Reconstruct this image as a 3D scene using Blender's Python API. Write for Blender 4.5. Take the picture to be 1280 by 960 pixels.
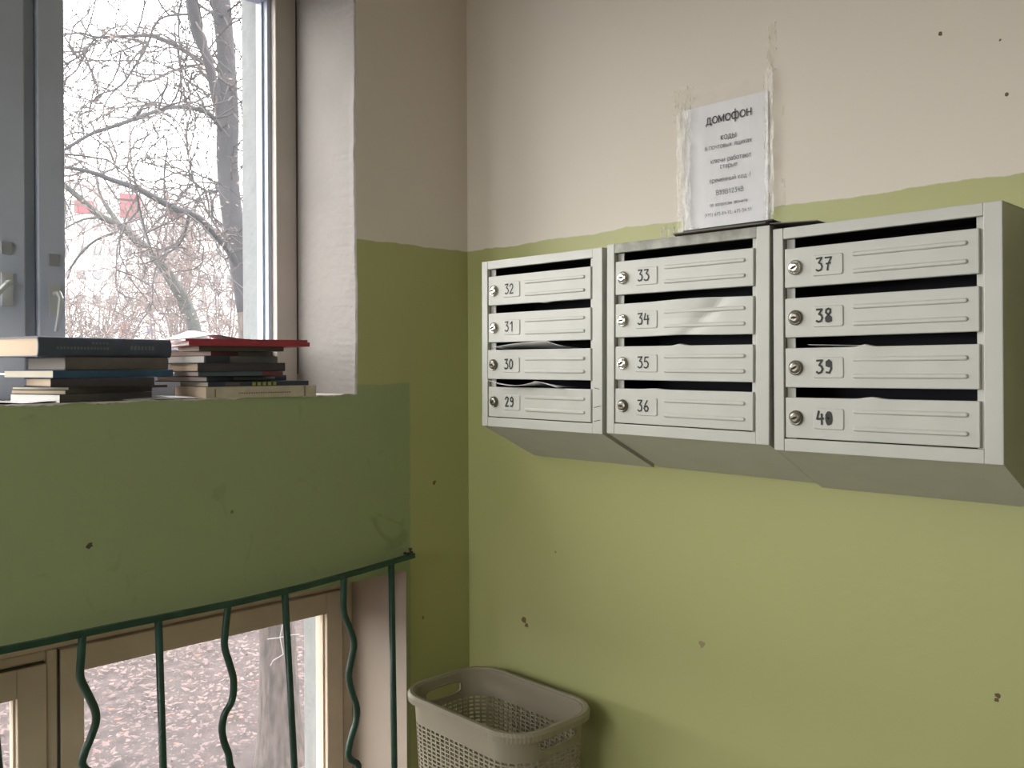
import bpy, bmesh, math, random
from mathutils import Vector, Matrix

# ------------------------------------------------------------------ clear
for o in list(bpy.data.objects):
    bpy.data.objects.remove(o)
scene = bpy.context.scene
COL = scene.collection
random.seed(7)
PI = math.pi

# ------------------------------------------------------------------ camera
FPX, YAW, HPX, ROLL, PITCH = 1104.76, math.radians(45.456), 463.08, 0.00407, -0.00437
CAM = Vector((-1.6472, -1.8486, 1.45))
_F = Vector((math.cos(YAW), math.sin(YAW), 0))
_R = Vector((math.sin(YAW), -math.cos(YAW), 0))
_U = Vector((0, 0, 1))
F2 = _F * math.cos(PITCH) + _U * math.sin(PITCH)
U2 = _U * math.cos(PITCH) - _F * math.sin(PITCH)
RR = _R * math.cos(ROLL) - U2 * math.sin(ROLL)
UU = _R * math.sin(ROLL) + U2 * math.cos(ROLL)
cd = bpy.data.cameras.new('camera')
cam = bpy.data.objects.new('camera', cd)
COL.objects.link(cam)
cd.sensor_fit = 'HORIZONTAL'
cd.sensor_width = 36.0
cd.lens = FPX / 1280 * 36.0
cd.shift_y = -(480 - HPX) / 1280
cd.clip_start = 0.02
cd.clip_end = 600
m = Matrix((RR, UU, -F2)).transposed().to_4x4()
m.translation = CAM
cam.matrix_world = m
scene.camera = cam

def ray(px, py):
    return F2 + RR * ((px - 640) / FPX) - UU * ((py - HPX) / FPX)
def far(px, py, d):
    """point outdoors at forward distance d (metres) along a sight line"""
    return CAM + ray(px, py) * d
def on_y(px, py, y):
    r = ray(px, py)
    return CAM + r * ((y - CAM.y) / r.y)

# ------------------------------------------------------------------ world (overcast daylight)
SKY = 5.2
world = bpy.data.worlds.new('overcast_sky')
scene.world = world
world.use_nodes = True
bg = world.node_tree.nodes['Background']
bg.inputs[0].default_value = (1.0, 0.975, 0.945, 1)
bg.inputs[1].default_value = SKY

scene.view_settings.view_transform = 'Standard'
scene.view_settings.look = 'None'
scene.view_settings.exposure = 0.98
scene.view_settings.gamma = 1.0
scene.view_settings.use_curve_mapping = False

# window light portals (only guide the sampling of the sky, they emit nothing)
def portal(name, x0, x1, z0, z1, y):
    l = bpy.data.lights.new(name, 'AREA')
    l.shape = 'RECTANGLE'
    l.size = x1 - x0
    l.size_y = z1 - z0
    l.cycles.is_portal = True
    o = bpy.data.objects.new(name, l)
    COL.objects.link(o)
    o.location = ((x0 + x1) / 2, y, (z0 + z1) / 2)
    o.rotation_euler = (-PI / 2, 0, 0)
portal('daylight_portal', -2.95, -0.372, 1.382, 2.55, 0.47)
portal('daylight_portal', -2.95, -0.222, 0.12, 0.915, 0.47)
SY0, SY1, SZ0, SZ1 = -1.40, -0.15, 1.15, 2.40      # unseen window added in the opposite wall for fill light
def portal_side():
    l = bpy.data.lights.new('daylight_portal', 'AREA'); l.shape = 'RECTANGLE'; l.size = SZ1 - SZ0; l.size_y = SY1 - SY0
    l.cycles.is_portal = True
    o = bpy.data.objects.new('daylight_portal', l); COL.objects.link(o)
    o.location = (-3.33, (SY0 + SY1) / 2, (SZ0 + SZ1) / 2); o.rotation_euler = (0, -PI / 2, 0)
portal_side()

# ------------------------------------------------------------------ materials
def mat(name, color, rough=0.6, metal=0.0, var=0.0, vscale=8.0, bump=0.0, bscale=60.0, color2=None, spec=0.5, coat=0.0):
    M = bpy.data.materials.new(name)
    M.use_nodes = True
    nt = M.node_tree
    b = nt.nodes['Principled BSDF']
    b.inputs['Base Color'].default_value = (*color, 1)
    b.inputs['Roughness'].default_value = rough
    b.inputs['Metallic'].default_value = metal
    b.inputs['Specular IOR Level'].default_value = spec
    b.inputs['Coat Weight'].default_value = coat
    tc = nt.nodes.new('ShaderNodeTexCoord')
    if var or color2:
        n = nt.nodes.new('ShaderNodeTexNoise')
        n.inputs['Scale'].default_value = vscale
        n.inputs['Detail'].default_value = 6
        nt.links.new(tc.outputs['Object'], n.inputs['Vector'])
        r = nt.nodes.new('ShaderNodeValToRGB')
        r.color_ramp.elements[0].position = 0.35
        r.color_ramp.elements[1].position = 0.65
        c2 = color2 or tuple(max(0, c * (1 - var)) for c in color)
        r.color_ramp.elements[0].color = (*c2, 1)
        r.color_ramp.elements[1].color = (*color, 1)
        nt.links.new(n.outputs['Fac'], r.inputs['Fac'])
        nt.links.new(r.outputs['Color'], b.inputs['Base Color'])
    if bump:
        n = nt.nodes.new('ShaderNodeTexNoise')
        n.inputs['Scale'].default_value = bscale
        n.inputs['Detail'].default_value = 5
        nt.links.new(tc.outputs['Object'], n.inputs['Vector'])
        bp = nt.nodes.new('ShaderNodeBump')
        bp.inputs['Strength'].default_value = bump
        bp.inputs['Distance'].default_value = 0.004
        nt.links.new(n.outputs['Fac'], bp.inputs['Height'])
        nt.links.new(bp.outputs['Normal'], b.inputs['Normal'])
    return M

CREAM = (0.76, 0.69, 0.61)
GREEN = (0.45, 0.46, 0.205)
GREEN2 = (0.31, 0.365, 0.19)

def wall_mat(name, marks=(), patch=None, axis='x'):
    """two-tone stairwell paint: cream above, green oil paint below, small chips"""
    M = bpy.data.materials.new(name)
    M.use_nodes = True
    nt = M.node_tree
    L = nt.links.new
    N = nt.nodes.new
    b = nt.nodes['Principled BSDF']
    g = N('ShaderNodeNewGeometry')
    sep = N('ShaderNodeSeparateXYZ'); L(g.outputs['Position'], sep.inputs[0])
    def math_(op, a, b_=None, c=None):
        n = N('ShaderNodeMath'); n.operation = op
        for i, v in enumerate((a, b_, c)):
            if v is None: continue
            if isinstance(v, (int, float)): n.inputs[i].default_value = v
            else: L(v, n.inputs[i])
        return n.outputs[0]
    def noise(scale, detail=4):
        n = N('ShaderNodeTexNoise'); n.inputs['Scale'].default_value = scale
        n.inputs['Detail'].default_value = detail
        L(g.outputs['Position'], n.inputs['Vector'])
        return n.outputs['Fac']
    def mix(f, a, b_):
        n = N('ShaderNodeMix'); n.data_type = 'RGBA'
        if isinstance(f, (int, float)): n.inputs[0].default_value = f
        else: L(f, n.inputs[0])
        for i, v in ((6, a), (7, b_)):
            if isinstance(v, tuple): n.inputs[i].default_value = (*v, 1)
            else: L(v, n.inputs[i])
        return n.outputs[2]
    big = noise(1.7, 3); fine = noise(28, 5); mid = noise(6, 5)
    z = sep.outputs[2]
    zz = math_('ADD', z, math_('MULTIPLY', math_('SUBTRACT', mid, 0.5), 0.018))
    zz = math_('ADD', zz, math_('MULTIPLY', math_('SUBTRACT', fine, 0.5), 0.008))
    up_ = math_('MULTIPLY_ADD', math_('SUBTRACT', zz, 1.772), 500, 0.5)
    n = N('ShaderNodeClamp'); L(up_, n.inputs[0]); up_ = n.outputs[0]
    gcol = GREEN
    gv = mix(math_('MULTIPLY', big, 0.5), gcol, (GREEN[0] * 0.82, GREEN[1] * 0.84, GREEN[2] * 0.8))
    gv = mix(math_('MULTIPLY', mid, 0.12), gv, (0.30, 0.28, 0.10))
    if patch:
        px, pz = patch
        xe = math_('ADD', sep.outputs[0], math_('MULTIPLY', math_('SUBTRACT', fine, 0.5), 0.010))
        a = N('ShaderNodeClamp'); L(math_('MULTIPLY_ADD', math_('SUBTRACT', px, xe), 150, 0.5), a.inputs[0])
        c = N('ShaderNodeClamp'); L(math_('MULTIPLY_ADD', math_('SUBTRACT', pz, zz), 250, 0.5), c.inputs[0])
        g2 = mix(math_('MULTIPLY', mid, 0.35), GREEN2, tuple(c_ * 0.82 for c_ in GREEN2))
        # scuffs with a shape of their own
        n2 = N('ShaderNodeTexNoise'); n2.inputs['Scale'].default_value = 9; n2.inputs['Detail'].default_value = 8
        n2.inputs['Distortion'].default_value = 1.5
        L(g.outputs['Position'], n2.inputs['Vector'])
        r = N('ShaderNodeValToRGB'); r.color_ramp.elements[0].position = 0.63; r.color_ramp.elements[1].position = 0.75
        L(n2.outputs['Fac'], r.inputs['Fac'])
        g2 = mix(math_('MULTIPLY', r.outputs['Color'], 0.45), g2, (0.17, 0.22, 0.085))
        gv = mix(math_('MULTIPLY', a.outputs[0], c.outputs[0]), gv, g2)
    cv = mix(math_('MULTIPLY', big, 0.6), CREAM, tuple(c * 0.92 for c in CREAM))
    col = mix(up_, gv, cv)
    for (mx, my, mz, mr, mc) in marks:
        v = N('ShaderNodeVectorMath'); v.operation = 'DISTANCE'
        w = N('ShaderNodeVectorMath'); w.operation = 'ADD'
        nz = N('ShaderNodeTexNoise'); nz.inputs['Scale'].default_value = 120
        L(g.outputs['Position'], nz.inputs['Vector'])
        sc = N('ShaderNodeVectorMath'); sc.operation = 'MULTIPLY_ADD'
        L(nz.outputs['Color'], sc.inputs[0]); sc.inputs[1].default_value = (mr * 1.6,) * 3; sc.inputs[2].default_value = (-mr * 0.8,) * 3
        L(g.outputs['Position'], w.inputs[0]); L(sc.outputs[0], w.inputs[1])
        L(w.outputs[0], v.inputs[0]); v.inputs[1].default_value = (mx, my, mz)
        col = mix(math_('LESS_THAN', v.outputs['Value'], mr), col, mc)
    L(col, b.inputs['Base Color'])
    b.inputs['Roughness'].default_value = 0.5
    rg = math_('MULTIPLY_ADD', up_, 0.33, 0.50)
    L(rg, b.inputs['Roughness'])
    bp = N('ShaderNodeBump'); bp.inputs['Strength'].default_value = 0.35; bp.inputs['Distance'].default_value = 0.004
    L(math_('ADD', math_('MULTIPLY', fine, 0.6), math_('MULTIPLY', mid, 1.4)), bp.inputs['Height'])
    L(bp.outputs['Normal'], b.inputs['Normal'])
    return M

DK = (0.06, 0.05, 0.03)
M_wall_left = wall_mat('stairwell_paint_window_wall', patch=(-0.207, 1.406), marks=[
    (-1.0127, 0, 1.0962, 0.006, DK), (-0.1236, 0, 1.138, 0.006, (0.16, 0.11, 0.04)), (-0.7085, 0, 1.1273, 0.004, (0.15, 0.16, 0.07)),
    (-0.165, 0, 0.78, 0.004, (0.2, 0.16, 0.07))])
M_wall_right = wall_mat('stairwell_paint_mailbox_wall', marks=[
    (0, -0.2161, 0.7842, 0.009, (0.17, 0.10, 0.03)), (0, -0.226, 0.772, 0.006, (0.17, 0.10, 0.03)), (0, -0.7625, 0.8419, 0.007, (0.28, 0.25, 0.13)),
    (0, -1.3545, 0.8839, 0.0045, (0.12, 0.07, 0.03)), (0, -1.353, 0.876, 0.0035, (0.12, 0.07, 0.03)), (0, -1.2627, 2.0386, 0.0035, (0.12, 0.10, 0.08)),
    (0, -1.3697, 1.907, 0.003, (0.14, 0.11, 0.08)), (0, -1.36, 2.0014, 0.002, (0.14, 0.11, 0.08)), (0, -0.33, 0.98, 0.003, (0.2, 0.17, 0.06))])
M_wall_plain = wall_mat('stairwell_paint_plain')
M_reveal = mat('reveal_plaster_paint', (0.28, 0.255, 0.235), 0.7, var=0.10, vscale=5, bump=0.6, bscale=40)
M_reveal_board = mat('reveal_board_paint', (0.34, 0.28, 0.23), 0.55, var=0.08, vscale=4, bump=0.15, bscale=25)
M_sill = mat('sill_gloss_paint', (0.66, 0.62, 0.57), 0.5, var=0.12, vscale=9, bump=0.5, bscale=40)
M_jamb = mat('window_jamb_no_glare', (0.62, 0.565, 0.51), 0.5, var=0.10, vscale=6, bump=0.25, bscale=30)  # brighter copy of the frame paint, without the bluish glare
M_stucco = mat('exterior_stucco', (0.18, 0.19, 0.188), 0.9, var=0.12, vscale=20, bump=1.0, bscale=35)
M_frame = mat('window_frame_glare_tint', (0.47, 0.52, 0.62), 0.45, var=0.10, vscale=6, bump=0.25, bscale=30)  # bluish veil glare from the window is mixed into this paint
M_frame_low = mat('lower_window_frame_paint', (0.66, 0.55, 0.43), 0.5, var=0.14, vscale=7, bump=0.3, bscale=30)
M_caulk = mat('dark_joint', (0.06, 0.05, 0.045), 0.9)
M_ceiling = mat('ceiling_whitewash', (0.78, 0.76, 0.72), 0.9, var=0.05, bump=0.2)
M_floor = mat('concrete_floor', (0.40, 0.37, 0.32), 0.7, var=0.25, vscale=12, bump=0.2)
M_railgreen = mat('dark_green_enamel', (0.018, 0.065, 0.045), 0.35, var=0.4, vscale=30, bump=0.3, bscale=120)
M_nail = mat('dark_steel', (0.05, 0.045, 0.04), 0.5, metal=0.6)
M_keeper = mat('worn_keeper_paint', (0.27, 0.28, 0.29), 0.5)
M_handle = mat('painted_handle', (0.45, 0.46, 0.45), 0.35)
M_box = mat('mailbox_grey_enamel', (0.52, 0.515, 0.475), 0.42, var=0.06, vscale=14, bump=0.06, bscale=50)
M_box_dirty = mat('mailbox_worn_grey', (0.22, 0.22, 0.19), 0.6, color2=(0.45, 0.44, 0.39), vscale=26, bump=0.2)
M_box_in = mat('mailbox_inside_shade', (0.035, 0.035, 0.05), 0.7)  # shade inside the slots is put into this colour
M_lock = mat('lock_chrome', (0.62, 0.60, 0.55), 0.25, metal=1.0)
M_lock_dark = mat('lock_dulled', (0.26, 0.24, 0.20), 0.35, metal=1.0)
M_key = mat('keyhole_black', (0.01, 0.01, 0.01), 0.8)
M_ink = mat('marker_ink', (0.015, 0.015, 0.015), 0.6)
M_ink2 = mat('printed_ink', (0.03, 0.03, 0.035), 0.8)
M_paper = mat('white_paper', (0.80, 0.79, 0.81), 0.8, var=0.04, vscale=10)
M_letter = mat('letter_paper', (0.72, 0.72, 0.74), 0.8, var=0.06, vscale=30)
M_folder = mat('black_cardboard', (0.03, 0.028, 0.026), 0.7)
M_card = mat('grey_cardboard', (0.20, 0.18, 0.16), 0.8, var=0.2)
M_plastic = mat('grey_basket_plastic', (0.30, 0.265, 0.20), 0.45, bump=0.05)
M_bark = mat('tree_bark', (0.075, 0.053, 0.047), 0.95, color2=(0.025, 0.018, 0.015), vscale=22, bump=1.0, bscale=30)
M_bark_up = mat('branch_bark', (0.026, 0.024, 0.029), 0.95, var=0.3, vscale=9)
M_moss = mat('mossy_bark', (0.034, 0.036, 0.032), 0.95, var=0.3, vscale=9)
M_twig = mat('twig_bark', (0.045, 0.034, 0.034), 0.95)
M_twig_far = mat('far_twig_bark', (0.10, 0.072, 0.066), 0.95)
M_seed = mat('dry_brown_seeds', (0.14, 0.09, 0.07), 0.9)
M_soil = mat('soil_with_litter', (0.046, 0.028, 0.028), 0.95, color2=(0.026, 0.0155, 0.0155), vscale=5, bump=0.6, bscale=20)
M_leaf = mat('fallen_leaf_tan', (0.116, 0.077, 0.074), 0.9, var=0.4, vscale=1.5)
M_leaf_red = mat('fallen_leaf_rust', (0.19, 0.07, 0.045), 0.9, var=0.3, vscale=1.5)
M_facade = mat('pale_facade', (0.62, 0.60, 0.60), 0.9, var=0.05, vscale=0.2)
M_facade_red = mat('red_facade_panel', (0.20, 0.035, 0.045), 0.8)
M_facade_win = mat('facade_window', (0.10, 0.10, 0.11), 0.3)
M_sign_orange = mat('orange_panel', (0.30, 0.08, 0.03), 0.7)
M_sign_blue = mat('blue_panel', (0.03, 0.08, 0.28), 0.7)

def glass_mat(name, dirt_haze, tint=(0.95, 0.97, 1.0)):  # translucent share paints flare haze along with the dust
    M = bpy.data.materials.new(name)
    M.use_nodes = True
    nt = M.node_tree; L = nt.links.new; N = nt.nodes.new
    nt.nodes.remove(nt.nodes['Principled BSDF'])
    out = nt.nodes['Material Output']
    tr = N('ShaderNodeBsdfTransparent'); tr.inputs[0].default_value = (0.96, 0.97, 0.97, 1)
    tl = N('ShaderNodeBsdfTranslucent'); tl.inputs[0].default_value = (*tint, 1)
    gl = N('ShaderNodeBsdfGlossy'); gl.inputs['Roughness'].default_value = 0.02
    n = N('ShaderNodeTexNoise'); n.inputs['Scale'].default_value = 4; n.inputs['Detail'].default_value = 6
    tc = N('ShaderNodeTexCoord'); L(tc.outputs['Object'], n.inputs['Vector'])
    mr = N('ShaderNodeMapRange'); L(n.outputs['Fac'], mr.inputs[0])
    mr.inputs[3].default_value = dirt_haze * 0.55; mr.inputs[4].default_value = dirt_haze * 1.45
    m1 = N('ShaderNodeMixShader'); L(mr.outputs[0], m1.inputs[0]); L(tr.outputs[0], m1.inputs[1]); L(tl.outputs[0], m1.inputs[2])
    m2 = N('ShaderNodeMixShader'); m2.inputs[0].default_value = 0.04
    L(m1.outputs[0], m2.inputs[1]); L(gl.outputs[0], m2.inputs[2])
    L(m2.outputs[0], out.inputs[0])
    return M
M_glass = glass_mat('dusty_hazy_window_glass', 0.020, (0.88, 0.93, 1.0))  # bluish tint belongs to the painted haze
M_glass_low = glass_mat('lower_window_glass', 0.016)

def film_mat(name, opac, rough=0.12, col=(0.85, 0.85, 0.85), bump=0.5, bscale=60):
    M = bpy.data.materials.new(name)
    M.use_nodes = True
    nt = M.node_tree; L = nt.links.new; N = nt.nodes.new
    b = nt.nodes['Principled BSDF']; out = nt.nodes['Material Output']
    b.inputs['Base Color'].default_value = (*col, 1); b.inputs['Roughness'].default_value = rough
    tc = N('ShaderNodeTexCoord')
    n = N('ShaderNodeTexNoise'); n.inputs['Scale'].default_value = bscale; n.inputs['Detail'].default_value = 5
    mp = N('ShaderNodeMapping'); mp.inputs['Scale'].default_value = (1, 1.6, 0.35)
    L(tc.outputs['Object'], mp.inputs[0]); L(mp.outputs[0], n.inputs['Vector'])
    bp = N('ShaderNodeBump'); bp.inputs['Strength'].default_value = bump; bp.inputs['Distance'].default_value = 0.006
    L(n.outputs['Fac'], bp.inputs['Height']); L(bp.outputs['Normal'], b.inputs['Normal'])
    mr = N('ShaderNodeMapRange'); L(n.outputs['Fac'], mr.inputs[0])
    mr.inputs[1].default_value = 0.4; mr.inputs[2].default_value = 0.65
    mr.inputs[3].default_value = opac * 0.45; mr.inputs[4].default_value = min(1, opac * 1.6)
    tr = N('ShaderNodeBsdfTransparent')
    mx = N('ShaderNodeMixShader'); L(mr.outputs[0], mx.inputs[0]); L(tr.outputs[0], mx.inputs[1]); L(b.outputs[0], mx.inputs[2])
    L(mx.outputs[0], out.inputs[0])
    return M
M_sleeve = film_mat('plastic_sleeve_film', 0.07, 0.1, bump=0.3, bscale=18)
M_tape = film_mat('clear_sticky_tape', 0.38, 0.12, (0.9, 0.88, 0.82), 0.9, 70)
M_tape_old = film_mat('old_tape_residue', 0.22, 0.3, (0.85, 0.8, 0.7), 0.9, 90)

def stretch(M, sc):
    nt = M.node_tree
    tc = [n for n in nt.nodes if n.type == 'TEX_COORD'][0]
    mp = nt.nodes.new('ShaderNodeMapping'); mp.inputs['Scale'].default_value = sc
    nt.links.new(tc.outputs['Object'], mp.inputs[0])
    for n in nt.nodes:
        if n.type == 'TEX_NOISE': nt.links.new(mp.outputs[0], n.inputs['Vector'])
stretch(M_bark, (1, 1, 0.22))

# ------------------------------------------------------------------ mesh helpers
class MB:
    def __init__(s):
        s.v = []; s.f = []; s.mi = []
    def face(s, idx, mi=0):
        s.f.append(tuple(idx)); s.mi.append(mi)
    def poly(s, pts, mi=0):
        k = len(s.v); s.v += [tuple(p) for p in pts]; s.face(range(k, k + len(pts)), mi)
    def box(s, x0, x1, y0, y1, z0, z1, mi=0):
        k = len(s.v)
        s.v += [(x0, y0, z0), (x1, y0, z0), (x1, y1, z0), (x0, y1, z0), (x0, y0, z1), (x1, y0, z1), (x1, y1, z1), (x0, y1, z1)]
        for f in ((0, 3, 2, 1), (4, 5, 6, 7), (0, 1, 5, 4), (1, 2, 6, 5), (2, 3, 7, 6), (3, 0, 4, 7)):
            s.face([k + i for i in f], mi)
    def grid(s, P, mi=0, flip=False):
        """P[row][col] points"""
        k = len(s.v); R = len(P); C = len(P[0])
        for r in P: s.v += [tuple(p) for p in r]
        for i in range(R - 1):
            for j in range(C - 1):
                q = [k + i * C + j, k + i * C + j + 1, k + (i + 1) * C + j + 1, k + (i + 1) * C + j]
                s.face(q[::-1] if flip else q, mi)
    def tube(s, pts, rad, n=6, mi=0, cap=True):
        pts = [Vector(p) for p in pts]
        if not isinstance(rad, (list, tuple)): rad = [rad] * len(pts)
        k = len(s.v); prev = None
        for i, p in enumerate(pts):
            t = (pts[min(i + 1, len(pts) - 1)] - pts[max(i - 1, 0)])
            if t.length < 1e-9: t = Vector((0, 0, 1))
            t.normalize()
            if prev is None:
                a = Vector((0, 0, 1)) if abs(t.z) < 0.9 else Vector((1, 0, 0))
                u = t.cross(a).normalized()
            else:
                u = (prev - t * prev.dot(t))
                if u.length < 1e-6: u = t.orthogonal()
                u.normalize()
            prev = u; w = t.cross(u)
            for j in range(n):
                a = 2 * PI * j / n
                s.v.append(tuple(p + (u * math.cos(a) + w * math.sin(a)) * rad[i]))
        for i in range(len(pts) - 1):
            for j in range(n):
                a = k + i * n + j; b = k + i * n + (j + 1) % n
                s.face((a, b, b + n, a + n), mi)
        if cap:
            s.face([k + j for j in range(n)][::-1], mi)
            e = k + (len(pts) - 1) * n
            s.face([e + j for j in range(n)], mi)
    def lathe(s, prof, n=20, axis='y', c=(0, 0, 0), mi=0):
        """profile (r, h) revolved; axis y: h along -y"""
        k = len(s.v)
        for (r, h) in prof:
            for j in range(n):
                a = 2 * PI * j / n
                s.v.append((c[0] + r * math.cos(a), c[1] - h, c[2] + r * math.sin(a)))
        for i in range(len(prof) - 1):
            for j in range(n):
                a = k + i * n + j; b = k + i * n + (j + 1) % n
                s.face((a, b, b + n, a + n), mi)
        e = k + (len(prof) - 1) * n
        s.face([e + j for j in range(n)], mi)
    def build(s, name, mats, parent=None, smooth=False, bevel=0.0, solid=0.0, recalc=True, autos=False):
        me = bpy.data.meshes.new(name)
        me.from_pydata(s.v, [], s.f)
        if not isinstance(mats, (list, tuple)): mats = [mats]
        for mm in mats: me.materials.append(mm)
        me.polygons.foreach_set('material_index', s.mi)
        if recalc and len(s.f) < 60000:
            bm = bmesh.new(); bm.from_mesh(me)
            bmesh.ops.recalc_face_normals(bm, faces=bm.faces)
            bm.to_mesh(me); bm.free()
        if smooth:
            me.polygons.foreach_set('use_smooth', [True] * len(me.polygons))
        me.update()
        o = bpy.data.objects.new(name, me)
        COL.objects.link(o)
        if parent: o.parent = parent
        if solid:
            md = o.modifiers.new('thickness', 'SOLIDIFY'); md.thickness = solid; md.offset = 0
        if bevel:
            md = o.modifiers.new('edge', 'BEVEL'); md.width = bevel; md.segments = 2; md.limit_method = 'ANGLE'; md.angle_limit = math.radians(35)
            if not smooth:
                pass
        return o

def boxpart(name, b, M, parent=None, bevel=0.0):
    mb = MB(); mb.box(*b); return mb.build(name, M, parent, bevel=bevel)
def tag(o, label=None, cat=None, group=None, kind=None):
    if label: o['label'] = label
    if cat: o['category'] = cat
    if group: o['group'] = group
    if kind: o['kind'] = kind
    return o
def empty(name, loc=(0, 0, 0), rot=(0, 0, 0)):
    o = bpy.data.objects.new(name, None)
    o.empty_display_size = 0.05
    COL.objects.link(o); o.location = loc; o.rotation_euler = rot
    return o

# ------------------------------------------------------------------ room shell
RX, SILL = -0.372, 1.382          # upper opening: right jamb, sill height
UXL, UTOP = -2.95, 2.55  # opening widened to the unseen left to let more light in
LX, LTOP, LXL, LBOT = -0.221, 0.915, -2.95, 0.12  # lower opening also widened out of view for more light
CEIL, XW, YB = 2.85, -3.2, -5.2
WT = 0.46                         # outer face of the window wall

rj = random.Random(3)
def jit(a): return rj.uniform(-a, a)

mb = MB()
# face beside the upper opening (right), with a rough plaster arris
rows = 150
zs = [SILL + (UTOP - SILL) * i / rows for i in range(rows + 1)]
edge = []
w1 = 0
for z in zs:
    w1 = 0.8 * w1 + jit(0.0007)
    edge.append(RX + w1 + 0.002 * math.sin(z * 9))
mb.grid([[(edge[i] , 0.0, z), (edge[i] + 0.012, 0, z), (0, 0, z)] for i, z in enumerate(zs)])
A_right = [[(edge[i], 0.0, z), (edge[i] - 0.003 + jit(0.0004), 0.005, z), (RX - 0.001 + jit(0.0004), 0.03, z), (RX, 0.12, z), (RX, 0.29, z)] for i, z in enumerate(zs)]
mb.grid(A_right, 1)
# face below the sill (between the openings) with a ragged sill edge
cols = 360
xs = [UXL + (RX - UXL) * i / cols for i in range(cols + 1)]
zed = []; w1 = 0
for i, x in enumerate(xs):
    w1 = 0.8 * w1 + jit(0.0018)
    zed.append(SILL - 0.002 + w1)
zed[-1] = SILL
mb.grid([[(x, 0, LTOP) for x in xs], [(x, 0, SILL - 0.03) for x in xs], [(x, 0, zed[i]) for i, x in enumerate(xs)]])
lip = []
for i, x in enumerate(xs):
    o_ = 0.003 + jit(0.002)
    lip.append([(x, 0, zed[i]), (x, -o_, zed[i] + 0.002), (x, -o_ * 0.3, SILL + 0.0005), (x, 0.02, SILL), (x, 0.29, SILL)])
mb.grid(lip, 4)
# remaining flat faces of the room side
def q(x0, x1, z0, z1, mi=0): mb.poly([(x0, 0, z0), (x1, 0, z0), (x1, 0, z1), (x0, 0, z1)], mi)
q(RX, 0, LTOP, SILL); q(LX, 0, 0, LTOP); q(XW, UXL, LTOP, UTOP); q(XW, 0, UTOP, CEIL)
q(XW, LXL, 0, LTOP); q(LXL, LX, 0, LBOT); q(UXL, LXL, LTOP, SILL) if LXL > UXL else None
# reveals: upper left, upper head, lower right, head, left, bottom
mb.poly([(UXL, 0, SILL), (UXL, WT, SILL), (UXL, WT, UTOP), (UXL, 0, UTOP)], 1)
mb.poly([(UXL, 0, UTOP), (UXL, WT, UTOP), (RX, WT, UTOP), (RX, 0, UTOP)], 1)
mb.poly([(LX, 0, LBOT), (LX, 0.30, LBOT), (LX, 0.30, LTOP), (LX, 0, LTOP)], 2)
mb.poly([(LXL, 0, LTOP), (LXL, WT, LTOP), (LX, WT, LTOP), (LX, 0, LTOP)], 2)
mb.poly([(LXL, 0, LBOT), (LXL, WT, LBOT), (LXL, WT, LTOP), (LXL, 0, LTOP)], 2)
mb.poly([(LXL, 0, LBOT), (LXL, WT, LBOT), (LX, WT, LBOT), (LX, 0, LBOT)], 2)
# exterior reveals (stucco nibs that close the frame gap) and outer face
NX = -0.438
mb.box(NX, RX + 0.08, 0.356, WT, SILL - 0.06, UTOP, 3)
mb.box(UXL - 0.05, UXL + 0.066, 0.356, WT, SILL - 0.06, UTOP, 3)
mb.box(UXL, RX, 0.356, WT + 0.03, SILL - 0.06, SILL + 0.05, 3)
mb.box(-0.248, LX + 0.08, 0.315, WT, LBOT, LTOP, 3)
mb.box(LXL - 0.05, LXL + 0.07, 0.315, WT, LBOT, LTOP, 3)
mb.box(XW, UXL, WT - 0.01, WT, -2.4, 5.0, 3); mb.box(RX, 3.0, WT - 0.01, WT, SILL - 0.06, 5.0, 3)
mb.box(UXL, RX, WT - 0.01, WT, UTOP, 5.0, 3); mb.box(UXL, RX, WT - 0.01, WT, LTOP, SILL - 0.01, 3)
mb.box(LX, 3.0, WT - 0.01, WT, -2.4, SILL - 0.06, 3); mb.box(LXL, LX, WT - 0.01, WT, -2.4, LBOT, 3)
mb.box(XW - 0.05, LXL, WT - 0.01, WT, -2.4, SILL, 3)
wl = mb.build('wall_left', [M_wall_left, M_reveal, M_reveal_board, M_stucco, M_sill], recalc=False)
tag(wl, 'green and cream painted wall with the two window openings', kind='structure')

mb = MB(); mb.box(0, 0.12, YB, WT - 0.02, -0.02, CEIL)
tag(mb.build('wall_right', M_wall_right), 'cream over green painted wall behind the mailboxes', kind='structure')
mb = MB()
mb.box(XW - 0.12, XW, YB, SY0, -0.02, CEIL); mb.box(XW - 0.12, XW, SY1, WT - 0.02, -0.02, CEIL)
mb.box(XW - 0.12, XW, SY0, SY1, -0.02, SZ0); mb.box(XW - 0.12, XW, SY0, SY1, SZ1, CEIL)
tag(mb.build('wall_opposite', M_wall_plain), 'green and cream wall across the landing', kind='structure')
mb = MB(); mb.box(XW - 0.12, 0.12, YB - 0.12, YB, -0.02, CEIL)
tag(mb.build('wall_back', M_wall_plain), 'green and cream wall behind the landing', kind='structure')
mb = MB(); mb.box(XW - 0.12, 0.12, YB - 0.12, WT - 0.02, CEIL, CEIL + 0.1)
tag(mb.build('ceiling', M_ceiling), 'whitewashed ceiling of the landing', kind='structure')
mb = MB(); mb.box(XW - 0.12, 0.12, YB - 0.12, WT - 0.02, -0.12, 0.0)
tag(mb.build('floor', M_floor), 'grey concrete floor of the landing', kind='structure')

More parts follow.
